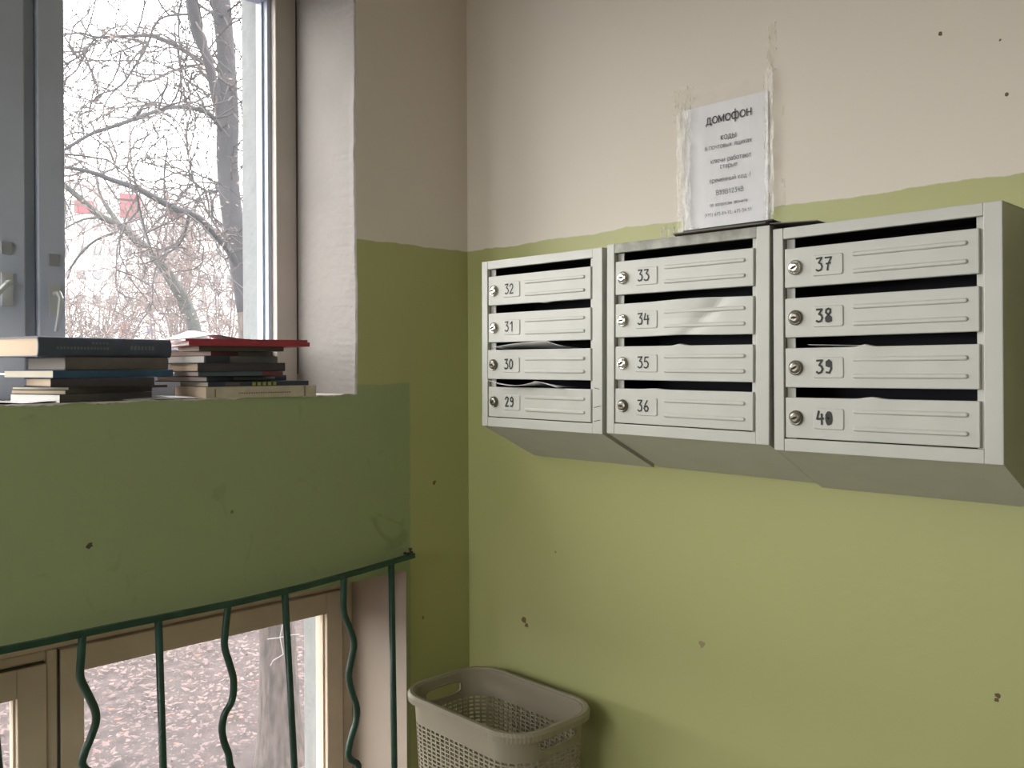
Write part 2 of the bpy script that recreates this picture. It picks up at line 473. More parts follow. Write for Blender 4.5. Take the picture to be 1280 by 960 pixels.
# ------------------------------------------------------------------ windows
def make_window(name, label, fm, gm, x0, x1, z0, z1, yf, post, sash_r, sash_l, mid_z_r, mid_z_l, low, mold):
    """x0<x1 opening; yf room face of the frame; post=(xa,xb) central post;
       sash_* = (left stile right edge / right stile left edge) glass limits; mid_z = glass top"""
    w = empty(name, ((x0 + x1) / 2, yf, z0))
    tag(w, label, kind='structure')
    ox, oy, oz = w.location
    def bp(n, x0_, x1_, y0_, y1_, za, zb, par=w, M=fm, bv=0.003):
        mb = MB(); mb.box(x0_ - ox, x1_ - ox, y0_ - oy, y1_ - oy, za - oz, zb - oz)
        return mb.build(n, M, par, bevel=bv)
    return w, bp

# --- upper window
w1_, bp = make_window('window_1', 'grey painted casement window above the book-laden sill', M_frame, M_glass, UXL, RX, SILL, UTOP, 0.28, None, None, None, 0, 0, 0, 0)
YF = 0.28
JR = -0.435                                   # left edge of the right-hand jamb
bp('window_frame', JR, RX, YF, 0.356, SILL, UTOP, M=M_jamb)                       # right jamb
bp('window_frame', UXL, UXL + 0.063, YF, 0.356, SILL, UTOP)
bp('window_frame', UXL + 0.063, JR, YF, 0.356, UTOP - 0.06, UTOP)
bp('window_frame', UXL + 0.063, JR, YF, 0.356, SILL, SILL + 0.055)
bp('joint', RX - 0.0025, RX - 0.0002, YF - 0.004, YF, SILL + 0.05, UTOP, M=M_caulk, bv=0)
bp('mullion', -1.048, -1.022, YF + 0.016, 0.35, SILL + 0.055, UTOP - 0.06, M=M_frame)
bp('mullion', -2.006, -1.980, YF + 0.016, 0.35, SILL + 0.055, UTOP - 0.06, M=M_frame)  # post of the unseen casement added by the widening
for (sx0, sx1, gx0, gx1, side) in ((-1.022, JR, -0.966, JR - 0.012, 'r'), (-1.980, -1.048, -1.968, -1.104, 'l'), (UXL + 0.063, -2.006, UXL + 0.075, -2.060, 'm')):
    ysash0, ysash1 = YF - 0.004, 0.345
    if side == 'r':
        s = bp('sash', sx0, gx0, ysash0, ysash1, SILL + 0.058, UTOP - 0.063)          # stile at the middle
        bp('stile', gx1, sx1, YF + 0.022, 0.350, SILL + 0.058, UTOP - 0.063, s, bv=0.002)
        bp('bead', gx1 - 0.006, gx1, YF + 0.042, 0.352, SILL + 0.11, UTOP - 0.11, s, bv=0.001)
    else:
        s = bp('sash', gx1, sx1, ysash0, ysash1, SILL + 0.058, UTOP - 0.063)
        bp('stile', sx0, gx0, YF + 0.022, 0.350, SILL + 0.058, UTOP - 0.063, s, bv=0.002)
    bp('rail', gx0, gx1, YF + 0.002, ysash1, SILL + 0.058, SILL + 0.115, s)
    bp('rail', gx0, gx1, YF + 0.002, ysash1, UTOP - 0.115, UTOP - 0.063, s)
    bp('glass_pane', gx0 - 0.003, gx1 + 0.003, 0.328, 0.332, SILL + 0.11, UTOP - 0.11, s, M_glass, 0)
    if side == 'm': continue
    # cast turn handle with keeper plate
    hx = -0.990 if side == 'r' else -1.085
    hz = 1.617 if side == 'r' else 1.635
    mb = MB()
    mb.box(hx - 0.011 - ox if False else hx - 0.011 - w1_.location.x, hx + 0.011 - w1_.location.x, YF - 0.008 - YF, YF - 0.004 - YF, hz - 0.05 - SILL, hz + 0.022 - SILL)
    lx = hx - w1_.location.x
    if side == 'r':
        pts = [(lx, -0.006, hz - SILL), (lx + 0.004, -0.022, hz - SILL), (lx + 0.006, -0.030, hz - SILL - 0.012), (lx + 0.002, -0.030, hz - SILL - 0.05), (lx - 0.004, -0.027, hz - SILL - 0.085)]
    else:
        pts = [(lx, -0.006, hz - SILL), (lx + 0.002, -0.022, hz - SILL), (lx - 0.008, -0.030, hz - SILL - 0.006), (lx - 0.035, -0.032, hz - SILL - 0.04), (lx - 0.055, -0.030, hz - SILL - 0.06)]
    mb.tube(pts, [0.006, 0.006, 0.006, 0.0055, 0.004], 8)
    mb.build('handle', M_handle, s, smooth=False)
    boxpart('keeper_plate', (lx - 0.012, lx + 0.010, -0.009, -0.004, hz + 0.062 - SILL, hz + 0.088 - SILL), M_keeper, s, 0.001)

# --- unseen fill-light window added across the landing (behind the photographer's left shoulder)
w3_ = empty('added_fill_window', (XW, (SY0 + SY1) / 2, SZ0)); tag(w3_, 'unseen window added in the wall across the landing for fill light', kind='structure')
hw = (SY1 - SY0) / 2; hz_ = SZ1 - SZ0
for (a, b, c, d) in ((-hw, -hw + .06, 0, hz_), (hw - .06, hw, 0, hz_), (-hw + .06, hw - .06, 0, .06), (-hw + .06, hw - .06, hz_ - .06, hz_), (-.03, .03, .06, hz_ - .06)):
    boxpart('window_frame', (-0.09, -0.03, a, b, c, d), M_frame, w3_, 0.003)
for (a, b) in ((-hw + .06, -.03), (.03, hw - .06)):
    boxpart('glass_pane', (-0.062, -0.058, a, b, .06, hz_ - .06), M_glass_low, w3_)
# --- lower window
w2_, bp = make_window('window_2', 'beige painted low casement window behind the green railing', M_frame_low, M_glass_low, LXL, LX, LBOT, LTOP, 0.24, None, None, None, 0, 0, 0, 0)
YF2 = 0.24
bp('window_frame', -0.254, LX, YF2 + 0.008, 0.315, LBOT, LTOP)
bp('window_frame', LXL, LXL + 0.035, YF2 + 0.008, 0.315, LBOT, LTOP)
bp('window_frame', LXL + 0.035, -0.254, YF2 + 0.008, 0.315, 0.832, LTOP)
bp('window_frame', LXL + 0.035, -0.254, YF2 + 0.008, 0.315, LBOT, LBOT + 0.05)
bp('mullion', -1.020, -0.997, YF2 + 0.006, 0.31, LBOT + 0.05, 0.832)
bp('mullion', -2.004, -1.981, YF2 + 0.006, 0.31, LBOT + 0.05, 0.832)  # post of the unseen lower casement added by the widening
bp('window_frame', LXL + 0.035, -1.020, YF2 + 0.009, 0.31, 0.8095, 0.832)
for (sx0, sx1, gx0, gx1, gt, side) in ((-0.994, -0.257, -0.943, -0.309, 0.772, 'r'), (-1.980, -1.021, -1.925, -1.080, 0.742, 'l'), (LXL + 0.038, -2.005, LXL + 0.085, -2.060, 0.742, 'l')):
    topz = 0.829 if side == 'r' else 0.806
    s = bp('sash', gx1, sx1, YF2, 0.300, LBOT + 0.055, topz)
    bp('stile', sx0, gx0, YF2, 0.300, LBOT + 0.055, topz, s)
    bp('rail', gx0, gx1, YF2, 0.300, gt, topz, s, bv=0.002)
    bp('rail', gx0, gx1, YF2, 0.300, LBOT + 0.055, LBOT + 0.11, s, bv=0.002)
    bp('bead', gx1 - 0.005, gx1, YF2 + 0.014, 0.270, LBOT + 0.11, gt, s, bv=0.001)
    bp('glass_pane', gx0 - 0.003, gx1 + 0.003, 0.278, 0.282, LBOT + 0.105, gt + 0.005, s, M_glass_low, 0)
bp('joint', -0.9965, -0.9945, YF2 + 0.001, YF2 + 0.02, LBOT + 0.055, 0.829, M=M_caulk, bv=0)
bp('joint', -0.2570, -0.2550, YF2 + 0.004, YF2 + 0.02, LBOT + 0.055, 0.80, M=M_caulk, bv=0)
bp('joint', -1.12, -1.024, YF2 + 0.004, YF2 + 0.02, 0.806, 0.810, M=M_caulk, bv=0)

# ------------------------------------------------------------------ railing in front of the lower window
rail = empty('window_railing', (-1.0, -0.03, 0.10))
tag(rail, 'dark green iron railing of straight and wavy bars before the low window', 'railing')
def rl(p): return (p[0] + 1.0, p[1] + 0.03, p[2] - 0.10)
mb = MB()
rp = [(-2.98, -0.03, 0.922), (-1.84, -0.03, 0.925)] + [tuple(on_y(a, b, -0.03)) for a, b in ((0, 813), (60, 801), (140, 784), (220, 768), (300, 752), (380, 733), (450, 714), (500, 699), (517, 694))]
# slightly flattened bar
P = []
for p in rp:
    x, y, z = rl(p)
    P.append([(x, y - 0.007, z - 0.006), (x, y + 0.007, z - 0.006), (x, y + 0.007, z + 0.006), (x, y - 0.007, z + 0.006), (x, y - 0.007, z - 0.006)])
mb.grid(P)
mb.poly([P[0][i] for i in range(4)]); mb.poly([P[-1][i] for i in range(4)])
mb.build('top_rail', M_railgreen, rail, bevel=0.002)
mb = MB(); mb.box(-2.98 + 1.0, -0.24 + 1.0, -0.007, 0.007, 0.0, 0.012); mb.build('bottom_rail', M_railgreen, rail, bevel=0.002)
def bar(pts, name='baluster'):
    mb = MB()
    mb.tube([rl(p) for p in pts], 0.0082, 8)
    return mb.build(name, M_railgreen, rail, smooth=True)
for (a, b) in (((198, 774), (204, 960)), ((356, 741), (368, 960)), ((489, 705), (493, 960))):
    p0 = on_y(a[0], a[1], -0.03); p1 = on_y(b[0], b[1], -0.03)
    d = (p1 - p0); k = (0.105 - p0.z) / d.z
    bar([p0, p0.lerp(p0 + d * k, 0.5), p0 + d * k])
bar([(-1.203, -0.03, 0.927), (-1.188, -0.03, 0.75), (-1.165, -0.03, 0.45), (-1.15, -0.03, 0.105)])
for x in (-1.478, -1.78, -2.08, -2.38, -2.68, -2.96):
    bar([(x, -0.03, 0.927), (x + 0.003, -0.03, 0.6), (x + 0.008, -0.03, 0.105)])
WAVES = [
    [(103, 793), (101.5, 820), (100, 843), (103, 854), (108, 864), (114, 876), (119, 888), (120, 902), (113.5, 922), (105, 943), (104, 958)],
    [(285, 757), (283, 775), (281, 795), (281, 810), (286, 827), (292, 850), (290, 875), (281, 892), (277.5, 910), (280, 927), (285.5, 942), (288, 958)],
    [(430, 720), (429.5, 742), (430, 766), (438, 787), (442.5, 805), (439, 825), (436, 845), (440, 865), (446, 884), (445, 902), (438, 926), (436, 946)]]
def smooth_pts(pts, n=4):
    out = []
    for i in range(len(pts) - 1):
        p0 = pts[max(i - 1, 0)]; p1 = pts[i]; p2 = pts[i + 1]; p3 = pts[min(i + 2, len(pts) - 1)]
        for k in range(n):
            t = k / n
            out.append(0.5 * ((2 * p1) + (p2 - p0) * t + (2 * p0 - 5 * p1 + 4 * p2 - p3) * t * t + (3 * p1 - p0 - 3 * p2 + p3) * t ** 3))
    out.append(pts[-1])
    return out
for W in WAVES:
    pts = [on_y(a, b, -0.03) for a, b in W]
    last = pts[-1]; xm = sum(p.x for p in pts[4:]) / len(pts[4:])
    z = last.z - 0.03; ph = 0
    while z > 0.14:
        ph += 1
        pts.append(Vector((xm + 0.018 * math.sin(ph * 1.25 + (0.6 if W is not WAVES[0] else -0.4)), -0.03, z))); z -= 0.035
    pts.append(Vector((xm, -0.03, 0.105)))
    bar(smooth_pts(pts))
for x in (-1.328, -1.628, -1.93, -2.23, -2.53, -2.83):
    bar(smooth_pts([Vector((x + (0.018 * math.sin((0.87 - z) * 42) if z < 0.87 else 0), -0.03, z)) for z in [0.927 - 0.035 * i for i in range(24)]]))
# wall nail holding the rail end
nl = MB(); pn = on_y(513, 692, -0.03)
nl.tube([(pn.x, -0.03, pn.z - 0.012), (pn.x, -0.03, pn.z + 0.012)], 0.003, 8); nl.tube([(pn.x, -0.03, pn.z + 0.011), (pn.x, -0.03, pn.z + 0.014)], 0.005, 8)
nl.tube([(pn.x - 0.012, -0.03, pn.z - 0.004), (pn.x + 0.016, -0.018, pn.z + 0.0)], [0.006, 0.003], 6)
nl.tube([(pn.x + 0.004, -0.03, pn.z - 0.004), (pn.x + 0.004, 0.004, pn.z - 0.004)], 0.004, 6)
tag(nl.build('wall_bolt', M_nail), 'dark steel bolt fixing the railing end to the green wall', 'bolt')

# ------------------------------------------------------------------ mailboxes
DIG = {
    '0': [[(.28 + .24 * math.cos(2 * PI * i / 14), .5 + .48 * math.sin(2 * PI * i / 14)) for i in range(15)]],
    '1': [[(.1, .78), (.34, 1), (.36, 0)]],
    '2': [[(.04, .75), (.14, .95), (.34, 1), (.5, .86), (.48, .66), (.28, .34), (.04, .02), (.56, .04)]],
    '3': [[(.04, .98), (.5, 1), (.24, .62), (.44, .54), (.54, .3), (.42, .06), (.2, 0), (.02, .1)]],
    '4': [[(.18, 1), (.04, .42), (.56, .44)], [(.44, .8), (.42, 0)]],
    '5': [[(.52, 1), (.12, .98), (.1, .58), (.34, .62), (.52, .42), (.48, .14), (.26, 0), (.03, .08)]],
    '6': [[(.42, 1), (.16, .68), (.05, .3), (.18, .03), (.42, .04), (.54, .28), (.38, .5), (.1, .38)]],
    '7': [[(.03, .96), (.56, 1), (.32, .5), (.24, 0)], [(.12, .5), (.5, .54)]],
    '8': [[(.3, .52), (.1, .72), (.14, .93), (.3, 1), (.46, .92), (.48, .72), (.3, .52), (.06, .3), (.1, .06), (.3, 0), (.52, .08), (.52, .32), (.3, .52)]],
    '9': [[(.5, .8), (.32, 1), (.1, .86), (.12, .6), (.34, .52), (.5, .76), (.5, .3), (.34, .02), (.08, .05)]]}
def digits_mesh(txt, h, w, seed=0):
    r = random.Random(seed)
    mb = MB(); x = 0
    for ch in txt:
        for st in DIG[ch]:
            P = [Vector((x + a * h * 0.95 + r.uniform(-.0004, .0004), b * h + r.uniform(-.0004, .0004))) for a, b in st]
            for i in range(len(P) - 1):
                d = (P[i + 1] - P[i]); d = d.normalized(); n_ = Vector((-d.y, d.x)) * w / 2
                a, b = P[i] - d * w * 0.3, P[i + 1] + d * w * 0.3
                y = -0.0006 - 0.00002 * (i % 3)
                mb.poly([(a.x - n_.x, y, a.y - n_.y), (b.x - n_.x, y, b.y - n_.y), (b.x + n_.x, y, b.y + n_.y), (a.x + n_.x, y, a.y + n_.y)])
        x += h * 0.72
    return mb
def round_rect(x0, x1, z0, z1, r, n=5):
    pts = []
    for cx, cz, a0 in ((x1 - r, z1 - r, 0), (x0 + r, z1 - r, PI / 2), (x0 + r, z0 + r, PI), (x1 - r, z0 + r, 3 * PI / 2)):
        for i in range(n + 1):
            a = a0 + PI / 2 * i / n
            pts.append((cx + r * math.cos(a), cz + r * math.sin(a)))
    return pts
def raised(mb, outline, base_y, h, inset):
    cx = sum(p[0] for p in outline) / len(outline); cz = sum(p[1] for p in outline) / len(outline)
    k = len(mb.v); n = len(outline)
    xs_ = [p[0] for p in outline]; zs_ = [p[1] for p in outline]
    hw = (max(xs_) - min(xs_)) / 2; hh = (max(zs_) - min(zs_)) / 2
    for (yy, ins) in ((base_y, 0), (base_y - h * 0.7, inset * 0.35), (base_y - h, inset)):
        for (x, z) in outline:
            mb.v.append((cx + (x - cx) * (hw - ins) / hw, yy, cz + (z - cz) * (hh - ins) / hh))
    for l in range(2):
        for j in range(n):
            a = k + l * n + j; b = k + l * n + (j + 1) % n
            mb.face((a, b, b + n, a + n))
    mb.face([k + 2 * n + j for j in range(n)])

BW, BH, BD = 0.3795, 0.40, 0.183
DOORZ = [(.292, .362), (.203, .273), (.114, .184), (.024, .096)]
DX0, DX1 = 0.022, 0.346
def mk_lock(dark):
    mb = MB()
    mb.lathe([(0.0135, 0), (0.0135, 0.003), (0.0115, 0.0055), (0.0100, 0.0050), (0.0092, 0.0068), (0.006, 0.0082)], 22, mi=0)
    mb.box(-0.0052, 0.0052, -0.0090, -0.0080, -0.0016, 0.0016, 1)
    mb.lathe([(0.0024, 0.0081), (0.0024, 0.0088)], 10, mi=1)
    me = mb.build('lock', [M_lock_dark if dark else M_lock, M_key], smooth=False)
    me.modifiers.clear()
    return me
LOCKME = {}
def warp_none(u, v): return (0, 0)
def bump1(u, c, w): return math.exp(-((u - c) / w) ** 2)
WARP = {
    '34': lambda u, v: (-0.004 * bump1(u, .60, .22) * (0.3 + 0.7 * abs(2 * v - 1)) + 0.004 * bump1(u - 0.25 * v, .55, .07), (0.003 * bump1(u, .62, .3) if v > .9 else (0.002 * bump1(u, .5, .2) if v < .1 else 0))),
    '35': lambda u, v: (-0.002 * bump1(u, .5, .1) * v, 0.0035 * bump1(u, .5, .035) if v > .9 else 0),
    '36': lambda u, v: (0, 0.002 * bump1(u, .3, .06) if v > .9 else 0),
    '39': lambda u, v: (-0.003 * bump1(u, .45, .09) * v, 0.004 * bump1(u, .45, .03) if v > .9 else 0),
    '40': lambda u, v: (-0.002 * bump1(u, .48, .08) * v, 0.0035 * bump1(u, .48, .05) if v > .9 else 0),
    '32': lambda u, v: (0, -0.002 * bump1(u, .57, .04) if v < .1 else 0),
    '30': lambda u, v: (-0.004 * (1 - u) * 0.6, 0.001),
}
def make_door(root, num, z0, z1, dark_lock, label=None):
    w = DX1 - DX0; h = z1 - z0
    f = WARP.get(num, warp_none)
    mb = MB(); nu, nv = 40, 8
    yf = 0.0015
    G = []
    for j in range(nv + 1):
        r = []
        for i in range(nu + 1):
            u, v = i / nu, j / nv
            dy, dz = f(u, v)
            r.append((u * w, yf + dy, v * h + dz))
        G.append(r)
    mb.grid(G)
    yb = 0.012
    mb.grid([G[-1], [(p[0], yb, p[2]) for p in G[-1]]])
    mb.grid([[(p[0], yb, p[2]) for p in G[0]], G[0]])
    L_ = [g[0] for g in G]; R_ = [g[-1] for g in G]
    mb.grid([L_, [(p[0], yb, p[2]) for p in L_]]); mb.grid([[(p[0], yb, p[2]) for p in R_], R_])
    d = mb.build('door', M_box, root, recalc=False)
    md = d.modifiers.new('weld', 'WELD'); md.merge_threshold = 0.0001
    md = d.modifiers.new('edge', 'BEVEL'); md.width = 0.0016; md.segments = 2; md.limit_method = 'ANGLE'; md.angle_limit = math.radians(50)
    d.location = (DX0, 0, z0)
    # lock
    if dark_lock not in LOCKME:
        lo = mk_lock(dark_lock); LOCKME[dark_lock] = lo.data
    else:
        lo = bpy.data.objects.new('lock', LOCKME[dark_lock]); COL.objects.link(lo)
    lo.parent = d; lo.location = (0.021, yf + f(0.06, .5)[0], h * 0.5)
    lo.rotation_euler = (0, random.uniform(-.5, .5), 0)
    lo['label'] = 'dull metal cam lock' if dark_lock else 'shiny metal cam lock'
    # number plate
    mb = MB(); raised(mb, round_rect(0.053, 0.109, h * 0.5 - 0.0185, h * 0.5 + 0.0185, 0.004), yf + f(.25, .5)[0] + 0.0003, 0.0022, 0.0016)
    mb.build('number_plate', M_box, d, smooth=False)
    dm = digits_mesh(num, 0.0222, 0.0036 if num in ('29', '30', '38', '39', '40') else 0.0030, int(num))
    if num in ('38', '39', '30', '40'):    # ink-filled loops
        xo = 0.0215 * 0.72
        if num == '38': c = [(xo + 0.0062, 0.0056, 0.0052)]
        elif num == '39': c = [(xo + 0.0062, 0.0165, 0.0042)]
        elif num == '40': c = [(xo + 0.0058, 0.0152, 0.0056), (xo + 0.0058, 0.0068, 0.0056)]
        else: c = []
        for (cx, cz, r) in c:
            k = [(cx + r * math.cos(2 * PI * i / 10), -0.0005, cz + r * math.sin(2 * PI * i / 10)) for i in range(10)]
            dm.poly(k)
    nobj = dm.build('number', M_ink, d, recalc=False)
    nobj.location = (0.0605, yf + f(.25, .5)[0] - 0.0020, h * 0.5 - 0.0095)
    nobj['label'] = 'handwritten number ' + num
    # two pressed ribs
    for zz in (h * 0.70, h * 0.29):
        mb = MB(); o_ = round_rect(0.1235, w - 0.016, zz - 0.0042, zz + 0.0042, 0.0041, 4)
        raised(mb, o_, 0, 0.0034, 0.0024)
        mb.v = [(x, y + yf + 0.0003 + f(x / w, z / h)[0] if False else y + yf + 0.0003 + f(0.6, .5)[0] * (0.4 if num == '34' else 1), z) for x, y, z in mb.v]
        mb.build('rib', M_box, d)
    return d
def make_box(x, y, z, rot, yo, nums, locks, label, dirty_top=False):
    root = empty('mailbox_cabinet', (x, y, z), (0, -rot, -PI / 2 + yo))
    tag(root, label, 'mailbox', 'wall mailbox cabinets')
    # carcass: sides, top, back, sloping bottom
    mb = MB(); t = 0.003
    bz = -0.0855
    def prism(x0, x1):
        a = [(x0, 0.004, 0.0), (x0, BD, bz), (x0, BD, BH), (x0, 0.004, BH)]
        b = [(x1, p[1], p[2]) for p in a]
        k = len(mb.v); mb.v += a + b
        for f_ in ((0, 1, 2, 3), (7, 6, 5, 4), (0, 4, 5, 1), (1, 5, 6, 2), (2, 6, 7, 3), (3, 7, 4, 0)):
            mb.face([k + i for i in f_])
    prism(0.001, 0.001 + t); prism(BW - 0.001 - t, BW - 0.001)
    mb.box(0.001, BW - 0.001, 0.004, BD, BH - t, BH - 0.0005)
    mb.poly([(0.001, 0.004, 0.0005), (BW - 0.001, 0.004, 0.0005), (BW - 0.001, BD, bz), (0.001, BD, bz)])
    mb.build('carcass', M_box, root)
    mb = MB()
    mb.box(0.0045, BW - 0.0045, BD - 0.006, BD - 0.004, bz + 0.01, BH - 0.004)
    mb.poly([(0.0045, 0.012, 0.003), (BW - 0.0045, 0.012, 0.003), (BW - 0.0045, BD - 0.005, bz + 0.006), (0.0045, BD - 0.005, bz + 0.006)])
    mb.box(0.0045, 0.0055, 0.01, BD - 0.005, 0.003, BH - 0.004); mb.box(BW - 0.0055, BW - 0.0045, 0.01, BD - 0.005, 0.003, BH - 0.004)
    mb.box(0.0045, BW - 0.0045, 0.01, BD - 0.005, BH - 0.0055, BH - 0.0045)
    mb.build('lining', M_box_in, root)  # inner skin coloured for the slot shade
    for zt in (.283, .194, .105):                               # shelves between compartments, slot shade in their colour
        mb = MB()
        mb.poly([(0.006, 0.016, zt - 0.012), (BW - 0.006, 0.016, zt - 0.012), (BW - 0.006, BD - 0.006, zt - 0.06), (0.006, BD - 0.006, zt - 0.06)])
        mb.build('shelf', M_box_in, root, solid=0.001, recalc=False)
    boxpart('frame_stile', (0, 0.020, 0, 0.012, 0, BH), M_box, root, 0.0015)
    boxpart('frame_stile', (0.352, BW, 0, 0.012, 0, BH), M_box, root, 0.0015)
    tr = boxpart('frame_rail', (0.020, 0.352, 0.0006, 0.012, BH - 0.020, BH), M_box_dirty if dirty_top else M_box, root, 0.0012)
    if dirty_top: tr['label'] = 'stained dark grey top rail'
    boxpart('frame_rail', (0.020, 0.352, 0.0006, 0.012, 0, 0.022), M_box, root, 0.0012)
    boxpart('upright', (0.020, 0.036, 0.013, 0.016, 0.022, BH - 0.020), M_box, root)
    boxpart('upright', (0.340, 0.352, 0.009, 0.016, 0.022, BH - 0.020), M_box, root)
    for num, (z0, z1), lk in zip(nums, DOORZ, locks):
        make_door(root, num, z0, z1, lk)
    return root
bx1 = make_box(-0.1858, -0.2584, 1.3056, -0.0038, 0.0, ['32', '31', '30', '29'], [0, 0, 1, 1], 'pale grey steel mailbox cabinet numbered 29 to 32, nearest the corner')
bx2 = make_box(-0.1889, -0.6523, 1.3075, -0.0067, 0.0, ['33', '34', '35', '36'], [0, 0, 0, 1], 'middle grey steel mailbox cabinet numbered 33 to 36 with dented door', True)
bx3 = make_box(-0.1861, -1.0403, 1.2967, 0.0035, 0.0, ['37', '38', '39', '40'], [0, 1, 1, 1], 'grey steel mailbox cabinet numbered 37 to 40, farthest from the window')
# pen marks on the right stile of the first cabinet
for (a, b, c, d_) in ((.358, .0985, .372, .096), (.357, .056, .376, .060), (.356, .026, .374, .030)):
    mb = MB(); mb.poly([(a, -0.0004, b), (c, -0.0004, d_), (c, -0.0004, d_ + 0.0014), (a, -0.0004, b + 0.0014)])
    mb.build('pen_mark', M_ink, bx1, recalc=False)

# letters sticking out of two slots (positions in the first cabinet's frame)
def letter(label, pts_fn, nx=14, ny=6):
    G = []
    for j in range(ny + 1):
        G.append([bx1_m @ Vector(pts_fn(i / nx, j / ny)) for i in range(nx + 1)])
    mb = MB(); mb.grid(G)
    o = mb.build('letter', M_letter, smooth=True, solid=0.0006, recalc=False)
    return tag(o, label, 'letter', 'letters left in the mailbox slots')
bx1_m = Matrix.Translation(bx1.location) @ bx1.rotation_euler.to_matrix().to_4x4()
def L1(u, v):
    x = 0.048 + 0.235 * u + 0.018 * v * (1 - 2 * u) * 0.4
    tri = min(u / 0.78, (1 - u) / 0.22)
    out = 0.05 - 0.066 * v
    return (x, out, 0.1865 + v * (0.004 + 0.0145 * max(0, tri)) + 0.0015 * math.sin(u * 6))
def L2(u, v):
    x = 0.040 + 0.225 * u
    c = 0.5 * (1 - math.cos(2 * PI * min(1, u * 1.1)))
    out = 0.05 - 0.070 * v
    return (x, out, 0.099 + v * (0.0135 - 0.012 * math.sin(PI * min(1, u / 0.74)) if u < 0.74 else 0.0135 * (1 - (u - 0.74) / 0.26)))
letter('folded white paper poking out of the slot above door 30', L1)
letter('curled white paper poking out of the slot above door 29', L2)
def L3(u, v):
    return (0.06 + 0.10 * u, 0.06 - 0.046 * v, 0.186 + 0.004 * v * (1 - u))
bx1_m = Matrix.Translation(bx3.location) @ bx3.rotation_euler.to_matrix().to_4x4()
letter('thin pale leaflet deep in the slot above door 39', L3)

# ------------------------------------------------------------------ notice, tape, cardboard
nt_root = empty('paper_notice', (-0.001, -0.835, 1.715))
tag(nt_root, 'printed white intercom notice in a clear sleeve taped above the mailboxes', 'notice')
def wall_sheet(name, M, y0, y1, z0, z1, off, amp=0.0015, par=None, seed=0, nx=10, nz=14, jag=0.0, base=(-0.001, -0.835, 1.715)):
    r = random.Random(seed); G = []
    for j in range(nz + 1):
        row = []
        for i in range(nx + 1):
            u, v = i / nx, j / nz
            yy = y0 + (y1 - y0) * u; zz = z0 + (z1 - z0) * v
            if jag and i in (0, nx): yy += r.uniform(-jag, jag)
            if jag and j in (0, nz): zz += r.uniform(-jag, jag)
            xx = -off - abs(amp * math.sin(u * 5 + seed) * math.cos(v * 4 + seed * 2)) - r.uniform(0, amp * 0.25)
            row.append((xx, yy - base[1], zz - base[2]))
        G.append(row)
    mb = MB(); mb.grid(G)
    return mb.build(name, M, par, smooth=True, recalc=False)
sheet = wall_sheet('sheet', M_paper, -0.928, -0.722, 1.722, 2.013, 0.002, 0.0006, nt_root, 1)
slv = wall_sheet('plastic_sleeve', M_sleeve, -0.943, -0.709, 1.718, 2.045, 0.008, 0.002, nt_root, 2, 16, 22)
def strip(name, y0, y1, z0, z1, seed, M=M_tape, jag=0.003, off=0.0095, amp=0.0025, lab=None):
    return wall_sheet(name, M, y0, y1, z0, z1, off, amp, nt_root, seed, 8, 30, jag)
strip('tape_strip', -0.746, -0.709, 1.735, 2.01, 4)
strip('tape_strip', -0.944, -0.924, 1.73, 2.055, 5)
strip('tape_strip', -0.772, -0.735, 1.722, 1.752, 6)
LINES = [('домофон', .7807, .8909, 1.9704, 1), ('коды', .817, .8551, 1.9317, 0), ('в почтовых ящиках', .7775, .8908, 1.9149, 0),
         ('ключи работают', .7925, .8899, 1.8846, 0), ('старые', .8154, .8568, 1.8707, 0), ('временный код !', .7895, .8881, 1.8431, 0),
         ('B99B1234B', .8053, .8718, 1.8157, 0), ('по вопросам звоните', .7901, .8811, 1.7923, 0), ('(491) 675-84-72; 675-54-11', .7768, .8909, 1.7717, 0)]
def arc(cx, cz, rx, rz, a0=0, a1=360, n=14):
    return [(cx + rx * math.cos(math.radians(a0 + (a1 - a0) * i / n)), cz + rz * math.sin(math.radians(a0 + (a1 - a0) * i / n))) for i in range(n + 1)]
def ln(*p): return list(p)
O_ = lambda cx=.45: arc(cx, .5, .42, .5)
